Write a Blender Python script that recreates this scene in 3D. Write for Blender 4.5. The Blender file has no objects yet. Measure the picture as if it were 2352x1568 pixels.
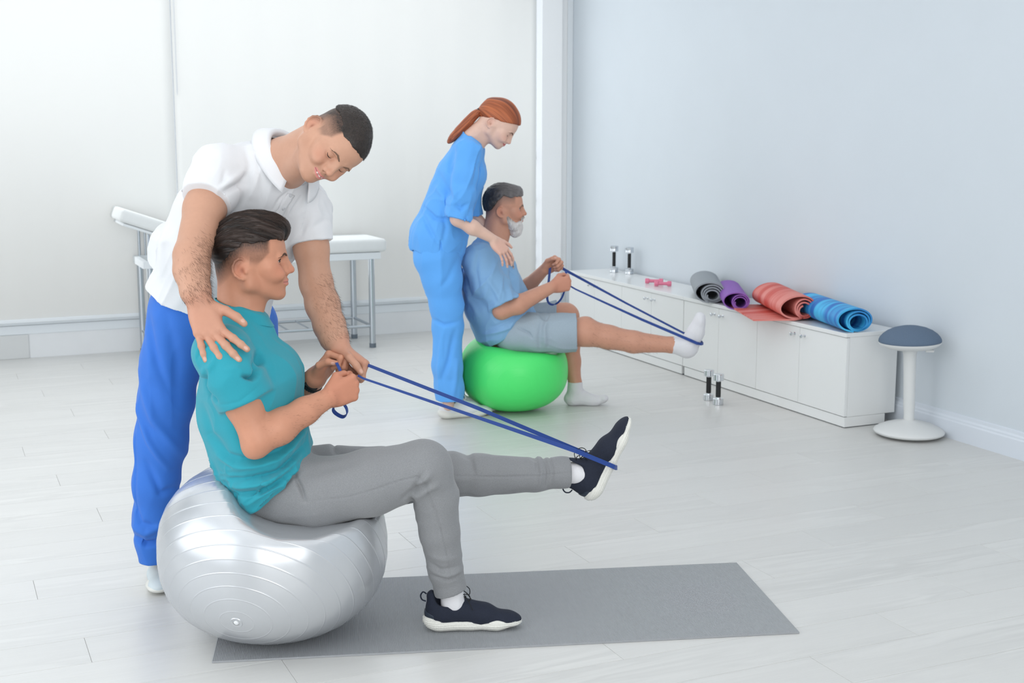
import bpy, bmesh, math, random
import numpy as np
from mathutils import Vector, Matrix
random.seed(7)
rng = np.random.default_rng(7)
scn = bpy.context.scene
COL = scn.collection
PI = math.pi

# ------------------------------------------------------------------ camera
CF, CH, CP, CY = 3034.0, 1.5, 0.1638, 0.4168     # focal length in px, height, pitch, yaw
V = lambda *a: np.array(a, float)
FW = V(math.sin(CY)*math.cos(CP), math.cos(CY)*math.cos(CP), -math.sin(CP))
RT = V(math.cos(CY), -math.sin(CY), 0)
UP = np.cross(RT, FW)
CAM = V(0, 0, CH)
cam_d = bpy.data.cameras.new('camera')
cam = bpy.data.objects.new('camera', cam_d); COL.objects.link(cam)
cam_d.sensor_width = 36; cam_d.lens = CF/2352*36
cam_d.clip_start = .05; cam_d.clip_end = 100
mw = Matrix.Identity(4)
for i in range(3):
    mw[i][0] = RT[i]; mw[i][1] = UP[i]; mw[i][2] = -FW[i]; mw[i][3] = CAM[i]
cam.matrix_world = mw
cam_d.dof.use_dof = True; cam_d.dof.focus_distance = 3.95; cam_d.dof.aperture_fstop = 7.0
scn.camera = cam

def ray(x, y): return FW + RT*(x-1176)/CF - UP*(y-784)/CF
def onz(x, y, z=0.):
    d = ray(x, y); return CAM + d*(z-CH)/d[2]
def ony(x, y, Y):
    d = ray(x, y); return CAM + d*(Y/d[1])
def onx(x, y, X):
    d = ray(x, y); return CAM + d*(X/d[0])

# ------------------------------------------------------------------ world, light, exposure
world = bpy.data.worlds.new('world'); scn.world = world; world.use_nodes = True
wn = world.node_tree; bg = wn.nodes['Background']
bg.inputs[0].default_value = (0.86, 0.93, 1.0, 1); bg.inputs[1].default_value = 1.6
scn.view_settings.view_transform = 'Standard'; scn.view_settings.look = 'None'
scn.view_settings.exposure = 0.0; scn.view_settings.gamma = 1.0
try: scn.view_settings.use_curve_mapping = False
except Exception: pass
scn.cycles.use_adaptive_sampling = True; scn.cycles.adaptive_threshold = .02
scn.cycles.max_bounces = 6; scn.cycles.diffuse_bounces = 4; scn.cycles.sample_clamp_indirect = 6
def area(name, loc, rot, sx, sy, power, col=(1, 1, 1)):
    l = bpy.data.lights.new(name, 'AREA'); l.shape = 'RECTANGLE'; l.size = sx; l.size_y = sy
    l.energy = power; l.color = col
    o = bpy.data.objects.new(name, l); o.location = loc; o.rotation_euler = rot; COL.objects.link(o); return o
# daylight through the window wall, left-wall windows, and added ceiling and rear fills
area('window_daylight', (1.6, 8.80, 1.75), (-PI/2, 0, 0), 5.0, 2.6, 31, (.93, .97, 1))
area('side_window_daylight', (-2.85, 3.2, 1.7), (0, -PI/2, 0), 2.6, 5.0, 75, (.95, .98, 1))
area('ceiling_fill', (1.2, 4.9, 2.92), (0, 0, 0), 5.4, 8.0, 64, (1, .99, .97))  # unseen overhead fill, added and widened to brighten subjects and the far wall
area('rear_fill', (0.2, -2.3, 1.8), (PI/2, 0, 0), 5.0, 2.4, 122, (1, .99, .97))  # unseen fill behind the camera, added to brighten camera-facing surfaces

# ------------------------------------------------------------------ helpers
def srgb(r, g, b):
    f = lambda c: (c/12.92 if c <= .04045 else ((c+.055)/1.055)**2.4)
    return (f(r/255), f(g/255), f(b/255), 1)
MATS = {}
def mat(name, col=(200, 200, 200), rough=.6, metal=0., noise=0., nscale=40., bump=0., bscale=200., spec=.5,
        vcol=False, sheen=0., coat=0., sss=0., emit=None, weave=0.):
    if name in MATS: return MATS[name]
    m = bpy.data.materials.new(name); m.use_nodes = True
    n = m.node_tree.nodes; L = m.node_tree.links; b = n['Principled BSDF']
    c = srgb(*col)
    b.inputs['Base Color'].default_value = c
    b.inputs['Roughness'].default_value = rough; b.inputs['Metallic'].default_value = metal
    b.inputs['Specular IOR Level'].default_value = spec
    if sheen: b.inputs['Sheen Weight'].default_value = sheen
    if coat: b.inputs['Coat Weight'].default_value = coat; b.inputs['Coat Roughness'].default_value = .15
    if sss:
        b.inputs['Subsurface Weight'].default_value = sss; b.inputs['Subsurface Radius'].default_value = (1, .35, .2)
        b.inputs['Subsurface Scale'].default_value = .008
    if emit: b.inputs['Emission Color'].default_value = srgb(*emit[0]); b.inputs['Emission Strength'].default_value = emit[1]
    tc = n.new('ShaderNodeTexCoord')
    src = None
    if vcol:
        a = n.new('ShaderNodeAttribute'); a.attribute_name = 'Col'; src = a.outputs['Color']
        L.new(src, b.inputs['Base Color'])
    if noise:
        t = n.new('ShaderNodeTexNoise'); t.inputs['Scale'].default_value = nscale; t.inputs['Detail'].default_value = 4
        L.new(tc.outputs['Object'], t.inputs['Vector'])
        r = n.new('ShaderNodeMapRange'); r.inputs['From Min'].default_value = .25; r.inputs['From Max'].default_value = .75
        r.inputs['To Min'].default_value = 1-noise; r.inputs['To Max'].default_value = 1+noise
        L.new(t.outputs['Fac'], r.inputs['Value'])
        h = n.new('ShaderNodeVectorMath'); h.operation = 'SCALE'
        if src: L.new(src, h.inputs[0])
        else: h.inputs[0].default_value = c[:3]
        L.new(r.outputs['Result'], h.inputs['Scale']); L.new(h.outputs['Vector'], b.inputs['Base Color'])
    if bump:
        t = n.new('ShaderNodeTexNoise'); t.inputs['Scale'].default_value = bscale; t.inputs['Detail'].default_value = 3
        L.new(tc.outputs['Object'], t.inputs['Vector'])
        bu = n.new('ShaderNodeBump'); bu.inputs['Strength'].default_value = bump; bu.inputs['Distance'].default_value = .002
        L.new(t.outputs['Fac'], bu.inputs['Height']); L.new(bu.outputs['Normal'], b.inputs['Normal'])
    MATS[name] = m; return m

def mesh_obj(name, verts, faces, m, parent=None, smooth=True, matrix=None):
    me = bpy.data.meshes.new(name)
    me.from_pydata([tuple(v) for v in verts], [], [tuple(f) for f in faces])
    me.update()
    if smooth: me.shade_smooth()
    if m: me.materials.append(m)
    o = bpy.data.objects.new(name, me); COL.objects.link(o)
    if matrix is not None: o.matrix_world = matrix
    if parent: o.parent = parent
    return o
def tag(o, label=None, cat=None, group=None, kind=None):
    if label: o['label'] = label
    if cat: o['category'] = cat
    if group: o['group'] = group
    if kind: o['kind'] = kind
    return o
def empty(name, loc, label, cat, group=None, rz=0.):
    o = bpy.data.objects.new(name, None); COL.objects.link(o); o.location = Vector(loc); o.rotation_euler = (0, 0, rz)
    o.empty_display_size = .1
    return tag(o, label, cat, group)
class MB:
    """collects shapes, then builds ONE mesh object"""
    def __init__(s): s.v = []; s.f = []
    def add(s, v, f):
        n = len(s.v); s.v += [tuple(p) for p in v]; s.f += [tuple(i+n for i in q) for q in f]
    def box(s, lo, hi, bev=0.):
        x0, y0, z0 = lo; x1, y1, z1 = hi
        if not bev:
            v = [(x0,y0,z0),(x1,y0,z0),(x1,y1,z0),(x0,y1,z0),(x0,y0,z1),(x1,y0,z1),(x1,y1,z1),(x0,y1,z1)]
            s.add(v, [(0,3,2,1),(4,5,6,7),(0,1,5,4),(1,2,6,5),(2,3,7,6),(3,0,4,7)]); return
        bm = bmesh.new(); bmesh.ops.create_cube(bm, size=1)
        for q in bm.verts:
            q.co = ((x0+x1)/2+q.co.x*(x1-x0), (y0+y1)/2+q.co.y*(y1-y0), (z0+z1)/2+q.co.z*(z1-z0))
        bmesh.ops.bevel(bm, geom=list(bm.edges), offset=bev, segments=2 if bev < .01 else 4, profile=.5, affect='EDGES')
        bm.verts.ensure_lookup_table(); bm.verts.index_update()
        s.add([q.co[:] for q in bm.verts], [[q.index for q in f.verts] for f in bm.faces]); bm.free()
    def tube(s, pts, r, n=12, closed=False, cap=True):
        P = [np.array(p, float) for p in pts]; N = len(P)
        rr = [r]*N if np.isscalar(r) else list(r)
        up = None; base = len(s.v)
        for i, p in enumerate(P):
            if closed: t = P[(i+1) % N]-P[i-1]
            else: t = P[min(i+1, N-1)]-P[max(i-1, 0)]
            t = t/(np.linalg.norm(t)+1e-12)
            if up is None:
                up = np.cross(t, [0, 0, 1.]);
                if np.linalg.norm(up) < .1: up = np.cross(t, [0, 1., 0])
            up = up-t*(up@t); up /= np.linalg.norm(up)+1e-12; w = np.cross(t, up)
            for k in range(n):
                a = 2*PI*k/n; s.v.append(tuple(p+rr[i]*(math.cos(a)*up+math.sin(a)*w)))
        for i in range(N if closed else N-1):
            for k in range(n):
                a = base+i*n+k; b = base+i*n+(k+1) % n; j = (i+1) % N
                s.f.append((a, b, base+j*n+(k+1) % n, base+j*n+k))
        if cap and not closed:
            s.f.append(tuple(base+k for k in reversed(range(n)))); s.f.append(tuple(base+(N-1)*n+k for k in range(n)))
    def lathe(s, prof, n=32, M=None, cap=True):
        base = len(s.v)
        for r, z in prof:
            for k in range(n):
                a = 2*PI*k/n; p = Vector((r*math.cos(a), r*math.sin(a), z))
                if M is not None: p = M @ p
                s.v.append(tuple(p))
        for i in range(len(prof)-1):
            for k in range(n):
                s.f.append((base+i*n+k, base+i*n+(k+1) % n, base+(i+1)*n+(k+1) % n, base+(i+1)*n+k))
        if cap:
            s.f.append(tuple(base+k for k in reversed(range(n)))); s.f.append(tuple(base+(len(prof)-1)*n+k for k in range(n)))
    def build(s, name, m, parent=None, smooth=False, matrix=None, bevel=0.):
        o = mesh_obj(name, s.v, s.f, m, parent, smooth, matrix)
        if smooth:
            o.data.set_sharp_from_angle(angle=math.radians(40))
        return o

# ------------------------------------------------------------------ materials of the room
def floor_mat():
    m = bpy.data.materials.new('whitewashed_laminate'); m.use_nodes = True
    n = m.node_tree.nodes; L = m.node_tree.links; b = n['Principled BSDF']
    tc = n.new('ShaderNodeTexCoord'); oi = n.new('ShaderNodeObjectInfo')
    off = n.new('ShaderNodeVectorMath'); off.operation = 'SCALE'; off.inputs[0].default_value = (37, 91, 53)
    L.new(oi.outputs['Random'], off.inputs['Scale'])
    ad = n.new('ShaderNodeVectorMath'); ad.operation = 'ADD'
    geo = n.new('ShaderNodeNewGeometry')
    L.new(geo.outputs['Position'], ad.inputs[0]); L.new(off.outputs['Vector'], ad.inputs[1])
    mp = n.new('ShaderNodeMapping'); mp.inputs['Scale'].default_value = (1.1, 9, 1)
    L.new(ad.outputs['Vector'], mp.inputs['Vector'])
    t1 = n.new('ShaderNodeTexNoise'); t1.inputs['Scale'].default_value = 1.6; t1.inputs['Detail'].default_value = 3
    t1.inputs['Distortion'].default_value = .6
    L.new(mp.outputs['Vector'], t1.inputs['Vector'])
    # contour rings of the noise = cathedral grain
    mu = n.new('ShaderNodeMath'); mu.operation = 'MULTIPLY'; mu.inputs[1].default_value = 22
    L.new(t1.outputs['Fac'], mu.inputs[0])
    sn = n.new('ShaderNodeMath'); sn.operation = 'SINE'; L.new(mu.outputs[0], sn.inputs[0])
    mp2 = n.new('ShaderNodeMapping'); mp2.inputs['Scale'].default_value = (3, 90, 1)
    L.new(ad.outputs['Vector'], mp2.inputs['Vector'])
    t2 = n.new('ShaderNodeTexNoise'); t2.inputs['Scale'].default_value = 3; t2.inputs['Detail'].default_value = 5
    L.new(mp2.outputs['Vector'], t2.inputs['Vector'])
    t3 = n.new('ShaderNodeTexNoise'); t3.inputs['Scale'].default_value = .7; t3.inputs['Detail'].default_value = 2
    L.new(mp.outputs['Vector'], t3.inputs['Vector'])
    # grain is strongest where t3 is high
    gm = n.new('ShaderNodeMapRange'); gm.inputs['From Min'].default_value = .45; gm.inputs['From Max'].default_value = .75
    gm.inputs['To Min'].default_value = 0.0; gm.inputs['To Max'].default_value = .07
    L.new(t3.outputs['Fac'], gm.inputs['Value'])
    g2 = n.new('ShaderNodeMath'); g2.operation = 'MULTIPLY'; L.new(sn.outputs[0], g2.inputs[0]); L.new(gm.outputs['Result'], g2.inputs[1])
    g3 = n.new('ShaderNodeMath'); g3.operation = 'MULTIPLY_ADD'; g3.inputs[1].default_value = .10; g3.inputs[2].default_value = -.05
    L.new(t2.outputs['Fac'], g3.inputs[0])
    g4 = n.new('ShaderNodeMath'); g4.operation = 'ADD'; L.new(g2.outputs[0], g4.inputs[0]); L.new(g3.outputs[0], g4.inputs[1])
    g5 = n.new('ShaderNodeMath'); g5.operation = 'MULTIPLY_ADD'; g5.inputs[1].default_value = .05
    L.new(oi.outputs['Random'], g5.inputs[0]); L.new(g4.outputs[0], g5.inputs[2])
    g6 = n.new('ShaderNodeMath'); g6.operation = 'ADD'; g6.inputs[1].default_value = .975; L.new(g5.outputs[0], g6.inputs[0])
    sc = n.new('ShaderNodeVectorMath'); sc.operation = 'SCALE'; sc.inputs[0].default_value = srgb(213, 213, 211)[:3]
    L.new(g6.outputs[0], sc.inputs['Scale']); L.new(sc.outputs['Vector'], b.inputs['Base Color'])
    b.inputs['Roughness'].default_value = .34; b.inputs['Specular IOR Level'].default_value = .4
    bu = n.new('ShaderNodeBump'); bu.inputs['Strength'].default_value = .12; bu.inputs['Distance'].default_value = .001
    L.new(t2.outputs['Fac'], bu.inputs['Height']); L.new(bu.outputs['Normal'], b.inputs['Normal'])
    return m
M_floor = floor_mat()
M_joint = mat('floor_joint', (176, 174, 172), .8)
M_wall = mat('pale_blue_paint', (213, 221, 228), .75, noise=.012, nscale=3, bump=.08, bscale=300)
M_white = mat('white_paint', (232, 235, 238), .55)
M_sill = mat('white_sill_paint', (232, 237, 241), .6)
M_low = mat('low_wall_paint', (234, 236, 238), .7, noise=.02, nscale=6)
M_lac = mat('white_lacquer', (236, 238, 238), .28, coat=.3)
M_gap = mat('dark_gap', (60, 66, 74), .9)
M_chrome = mat('chrome', (215, 219, 224), .16, metal=1.)
M_steel = mat('brushed_steel', (190, 196, 202), .3, metal=1.)
M_blackrub = mat('black_rubber', (26, 27, 29), .65, noise=.15, nscale=300, bump=.2, bscale=500)

# ------------------------------------------------------------------ room shell
WX, WY, LX, BY, CZ = 4.46, 8.97, -3.0, -2.6, 3.0     # right wall, window wall, left wall, back wall, ceiling
b = MB(); b.box((LX, BY, -.12), (WX+.1, WY+.1, -.0012))
floor = tag(b.build('floor', M_joint), kind='structure')
PW, PL, Y0, X0, DX = .1965, 1.2815, 2.7234, 2.22, .394
pm_cache = {}
def plank(x0, x1, y0, y1):
    key = (round(x1-x0, 3), round(y1-y0, 3)); g = .0007
    me = pm_cache.get(key)
    if me is None:
        q = MB(); w, d = x1-x0, y1-y0; c = .0006
        q.v = [(g, g, -.003), (w-g, g, -.003), (w-g, d-g, -.003), (g, d-g, -.003), (g, g, -c), (w-g, g, -c), (w-g, d-g, -c), (g, d-g, -c),
               (g+c, g+c, 0), (w-g-c, g+c, 0), (w-g-c, d-g-c, 0), (g+c, d-g-c, 0)]
        q.f = [(0,1,5,4),(1,2,6,5),(2,3,7,6),(3,0,4,7),(4,5,9,8),(5,6,10,9),(6,7,11,10),(7,4,8,11),(8,9,10,11)]
        me = bpy.data.meshes.new('plank'); me.from_pydata(q.v, [], q.f); me.materials.append(M_floor); pm_cache[key] = me
    o = bpy.data.objects.new('plank', me); COL.objects.link(o); o.location = (x0, y0, 0); o.parent = floor
row_lo, row_hi = -2, int((WY-Y0)/PW)
for k in range(row_lo, row_hi+1):
    ya = Y0+PW*k; yb = min(ya+PW, WY)
    if yb-ya < .02: continue
    # visible span of this row
    xa = LX if ya > 2.9 else ya*math.tan(CY-.40)-.35; xb = min(WX, yb*math.tan(CY+.40)+.4)
    s = X0+DX*k
    s = s-math.ceil((s-xa)/PL)*PL
    xx = s
    while xx < xb:
        a0 = max(xx, LX); a1 = min(xx+PL, WX)
        if a1-a0 > .02: plank(a0, a1, ya, yb)
        xx += PL
    # the rest of the row, outside the frame
b = MB(); b.box((LX, BY, -.004), (WX, Y0+PW*row_lo, 0))
tag(b.build('trim_3', M_floor, floor), kind='stuff')
def wall(name, lo, hi, m):
    q = MB(); q.box(lo, hi); return tag(q.build(name, m), kind='structure')
wall('wall_right', (WX, BY-.1, -.1), (WX+.12, WY+.1, CZ), M_wall)
wall('wall_left', (LX-.12, BY-.1, -.1), (LX, WY+.1, CZ), M_white)
wall('wall_back', (LX, BY-.12, -.1), (WX, BY, CZ), M_white)
wall('ceiling', (LX-.1, BY-.1, CZ), (WX+.1, WY+.1, CZ+.1), M_white)
# window wall: low wall, box ledge, sill, glazing with blinds, pilaster by the corner
q = MB(); q.box((LX, WY, -.1), (WX, WY+.25, .155)); wf = tag(q.build('wall_front', M_low), kind='structure')
q = MB(); q.box((LX, WY-.005, .155), (WX, WY+.25, .214), .004); tag(q.build('trim_1', M_sill), kind='structure')
q = MB(); q.box((LX, WY-.012, .216), (WX, WY+.25, .236), .004); tag(q.build('trim_2', M_sill), kind='structure')
q = MB(); q.box((LX, WY+.012, .2), (WX, WY+.25, .24)); q.box((LX, WY, 2.85), (WX, WY+.25, CZ)); tag(q.build('wall_top', M_white), kind='structure')
# low pier at the far left (a darker panel of the low wall)
xp = ony(66, 790, WY)[0]
q = MB(); q.box((LX, WY-.012, 0), (xp, WY, .154), .003); tag(q.build('trim_4', mat('pier_grey', (216, 218, 218), .7)), kind='structure')
q = MB(); q.box((WX-.268, WY-.05, .0), (WX-.108, WY+.10, CZ)); q.box((WX-.112, WY-.004, 0), (WX, WY+.10, CZ))
tag(q.build('trim_5', mat('bright_white_paint', (250, 251, 252), .5)), kind='structure')
q = MB(); q.box((WX-.045, WY-.016, 0), (WX-.0005, WY-.0045, CZ), .003); tag(q.build('trim_6', M_sill), kind='structure')
# outdoors behind the glazing: sky card is the world; a strip of foliage and facade seen through the gap
M_glow = mat('backlit_blind_fabric', (232, 233, 231), .9, emit=((242, 243, 242), .175))
M_gl = bpy.data.materials.new('window_glass'); M_gl.use_nodes = True
_n = M_gl.node_tree.nodes; _b = _n['Principled BSDF']; _b.inputs['Transmission Weight'].default_value = 1; _b.inputs['Roughness'].default_value = 0.0
_b.inputs['IOR'].default_value = 1.02; _b.inputs['Base Color'].default_value = (1, 1, 1, 1)
bx = [(-3.0, 1.545), (1.552, 4.135)]      # roller blinds; a narrow overlap shows as a soft vertical line
ybl = [WY-.045, WY-.03]
for i, (xa, xb) in enumerate([(-3.0, 1.525), (1.535, 4.139)]):
    # slightly wavy fabric sheet with thickness
    nx = 60; vv = []; ff = []
    for j in range(nx+1):
        x = xa+(xb-xa)*j/nx
        wv = .0025*math.sin(j*.9+i)+.0018*math.sin(j*2.3)
        for z in (.262, 2.86):
            for dy in (0, .0015): vv.append((x, WY-.055+wv+dy-(.012 if i == 0 else 0), z))
    for j in range(nx):
        a = j*4; c = a+4
        ff += [(a, c, c+2, a+2), (a+1, a+3, c+3, c+1), (a, a+1, c+1, c), (a+2, c+2, c+3, a+3)]
    ff += [(0, 2, 3, 1), (nx*4, nx*4+1, nx*4+3, nx*4+2)]
    e = empty('roller_blind', ((xa+xb)/2, WY-.05, .24), ['backlit white roller blind covering the window left of the vertical seam',
              'backlit white roller blind right of the vertical seam, behind the red-haired woman'][i], 'blind')
    mesh_obj('blind_fabric', vv, ff, M_glow, None, True).parent = e
    for c in list(e.children): c.matrix_parent_inverse = Matrix.Translation(-e.location)
    q = MB(); q.box((xa+.003, WY-.066-(.012 if i == 0 else 0), .240), (xb-.003, WY-.048-(.012 if i == 0 else 0), .264), .004)
    o = q.build('bottom_bar', M_sill, e); o.matrix_parent_inverse = Matrix.Translation(-e.location)
    q = MB(); q.tube([(xa, WY-.03, 2.88), (xb, WY-.03, 2.88)], .028, 14); o = q.build('roller_tube', M_white, e, True); o.matrix_parent_inverse = Matrix.Translation(-e.location)
# bead chain by the seam
xs = 1.532
q = MB(); q.tube([(1.548, WY-.074, 2.8), (1.549, WY-.074, 1.7), (1.551, WY-.074, 1.675), (1.554, WY-.074, 1.7), (1.554, WY-.074, 2.8)], .0022, 6)
e = [o for o in bpy.data.objects if o.name.startswith('roller_blind')][0]
o = q.build('bead_chain', M_white, e); o.matrix_parent_inverse = Matrix.Translation(-e.location)
# windows with mullions behind the blinds
for i, (xa, xb) in enumerate([(-2.9, -.5), (-.5, 1.6), (1.6, 4.40)]):
    w = MB(); t = .05
    for lo, hi in [((xa, WY+.02, .24), (xa+t, WY+.08, 2.85)), ((xb-t, WY+.02, .24), (xb, WY+.08, 2.85)), ((xa+t, WY+.02, .24), (xb-t, WY+.08, .24+t)),
                   ((xa+t, WY+.02, 2.85-t), (xb-t, WY+.08, 2.85))]: w.box(lo, hi, .004)
    for z in ((.34, .48, .62, .76, .92, 1.24) if i == 2 else ()): w.box((xb-t-.5, WY+.055, z), (xb-t, WY+.075, z+.010))
    f = tag(w.build('window_%d' % (i+1), M_white), kind='structure')
    g = MB(); g.box((xa+t, WY+.045, .24+t), (xb-t, WY+.051, 2.85-t)); g.build('pane', M_gl, f)
# ------------------------------------------------------------------ baseboard (profiled)
prof = [(0, 0), (-.018, 0), (-.018, .085), (-.014, .092), (-.014, .100), (-.008, .108), (-.008, .122), (0, .126)]
vv = []; ff = []
for y in (BY, WY):
    for dx, z in prof: vv.append((WX+dx, y, z))
n = len(prof)
for i in range(n-1): ff.append((i, i+1, n+i+1, n+i))
ff += [tuple(range(n)), tuple(range(2*n-1, n-1, -1)), (n-1, 0, n, 2*n-1)]
tag(mesh_obj('baseboard_right', vv, ff, mat('baseboard_white', (222, 229, 238), .5), smooth=False), kind='structure')
def attach(o, e):
    o.parent = e
    if e.type != 'EMPTY': o.matrix_parent_inverse = Matrix.Identity(4); return o
    o.matrix_parent_inverse = (Matrix.Translation(e.location) @ e.rotation_euler.to_matrix().to_4x4()).inverted()
    return o

# ------------------------------------------------------------------ implicit surfaces (smooth unions of tapered limbs and ellipsoids)
def nrm(v): v = np.array(v, float); return v/(np.linalg.norm(v)+1e-12)
class Field:
    def __init__(s): s.p = []
    def _add(s, kind, prm, c, r, k, sub, clip): s.p.append(dict(t=kind, a=prm, c=np.array(c, float), r=float(r), k=k, sub=sub, clip=clip or [])); return s
    def cap(s, a, b, ra, rb=None, k=.012, sub=False, flat=None, clip=None):
        """tapered limb a->b; flat=(direction, factor): thickness along the direction times factor"""
        a = np.array(a, float); b = np.array(b, float); rb = ra if rb is None else rb
        fl = max(1., flat[1]) if flat else 1.
        return s._add('c', (a, b, ra, rb, (nrm(flat[0]), flat[1]) if flat else None), (a+b)/2, np.linalg.norm(b-a)/2+max(ra, rb)*fl, k, sub, clip)
    def chain(s, pts, rs, k=.012, sub=False, flat=None, clip=None):
        for i in range(len(pts)-1): s.cap(pts[i], pts[i+1], rs[i], rs[i+1], k, sub, flat, clip)
        return s
    def ell(s, c, r, R=None, k=.012, sub=False, clip=None):
        r = np.array(r, float)*np.ones(3)
        return s._add('e', (np.array(c, float), r, None if R is None else np.array(R, float)), c, r.max(), k, sub, clip)
    def box(s, c, h, rad, R=None, k=.01, sub=False, clip=None):
        h = np.array(h, float)
        return s._add('b', (np.array(c, float), h-rad, rad, None if R is None else np.array(R, float)), c, np.linalg.norm(h), k, sub, clip)
    @staticmethod
    def _one(q, P):
        t, a = q['t'], q['a']
        if t == 'c':
            A, B, ra, rb, fl = a; w = P-A; ab = B-A
            if fl is not None: w = w+np.outer(w@fl[0], fl[0])*(1/fl[1]-1); ab = ab+fl[0]*(ab@fl[0])*(1/fl[1]-1)
            h = np.clip(w@ab/(ab@ab+1e-12), 0, 1)
            return np.sqrt(((w-h[:, None]*ab)**2).sum(1))-(ra+(rb-ra)*h)
        if t == 'e':
            c, r, R = a; w = P-c
            if R is not None: w = w@R            # columns of R = local axes
            k0 = np.sqrt(((w/r)**2).sum(1)); k1 = np.sqrt(((w/r**2)**2).sum(1))+1e-9
            return k0*(k0-1)/k1
        c, h, rad, R = a; w = P-c
        if R is not None: w = w@R
        q2 = np.abs(w)-h
        return np.sqrt((np.maximum(q2, 0)**2).sum(1))+np.minimum(q2.max(1), 0)-rad
    def ev(s, P, ps=None, clip=True):
        d = np.full(len(P), 1e3)
        for q in (s.p if ps is None else ps):
            e = s._one(q, P)
            if clip:
                for c in q['clip']:
                    e = np.maximum(e, c(P) if callable(c) else (P-c[0])@c[1])
            k = q['k']
            if q['sub']:
                h = np.maximum(k-np.abs(d+e), 0)/k; d = np.maximum(d, -e)+h*h*k/4
            else:
                h = np.maximum(k-np.abs(d-e), 0)/k; d = np.minimum(d, e)-h*h*k/4
        return d
    def near(s, c, R): return [q for q in s.p if np.linalg.norm(q['c']-c)-q['r'] < R+q['k']+.004]

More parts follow.
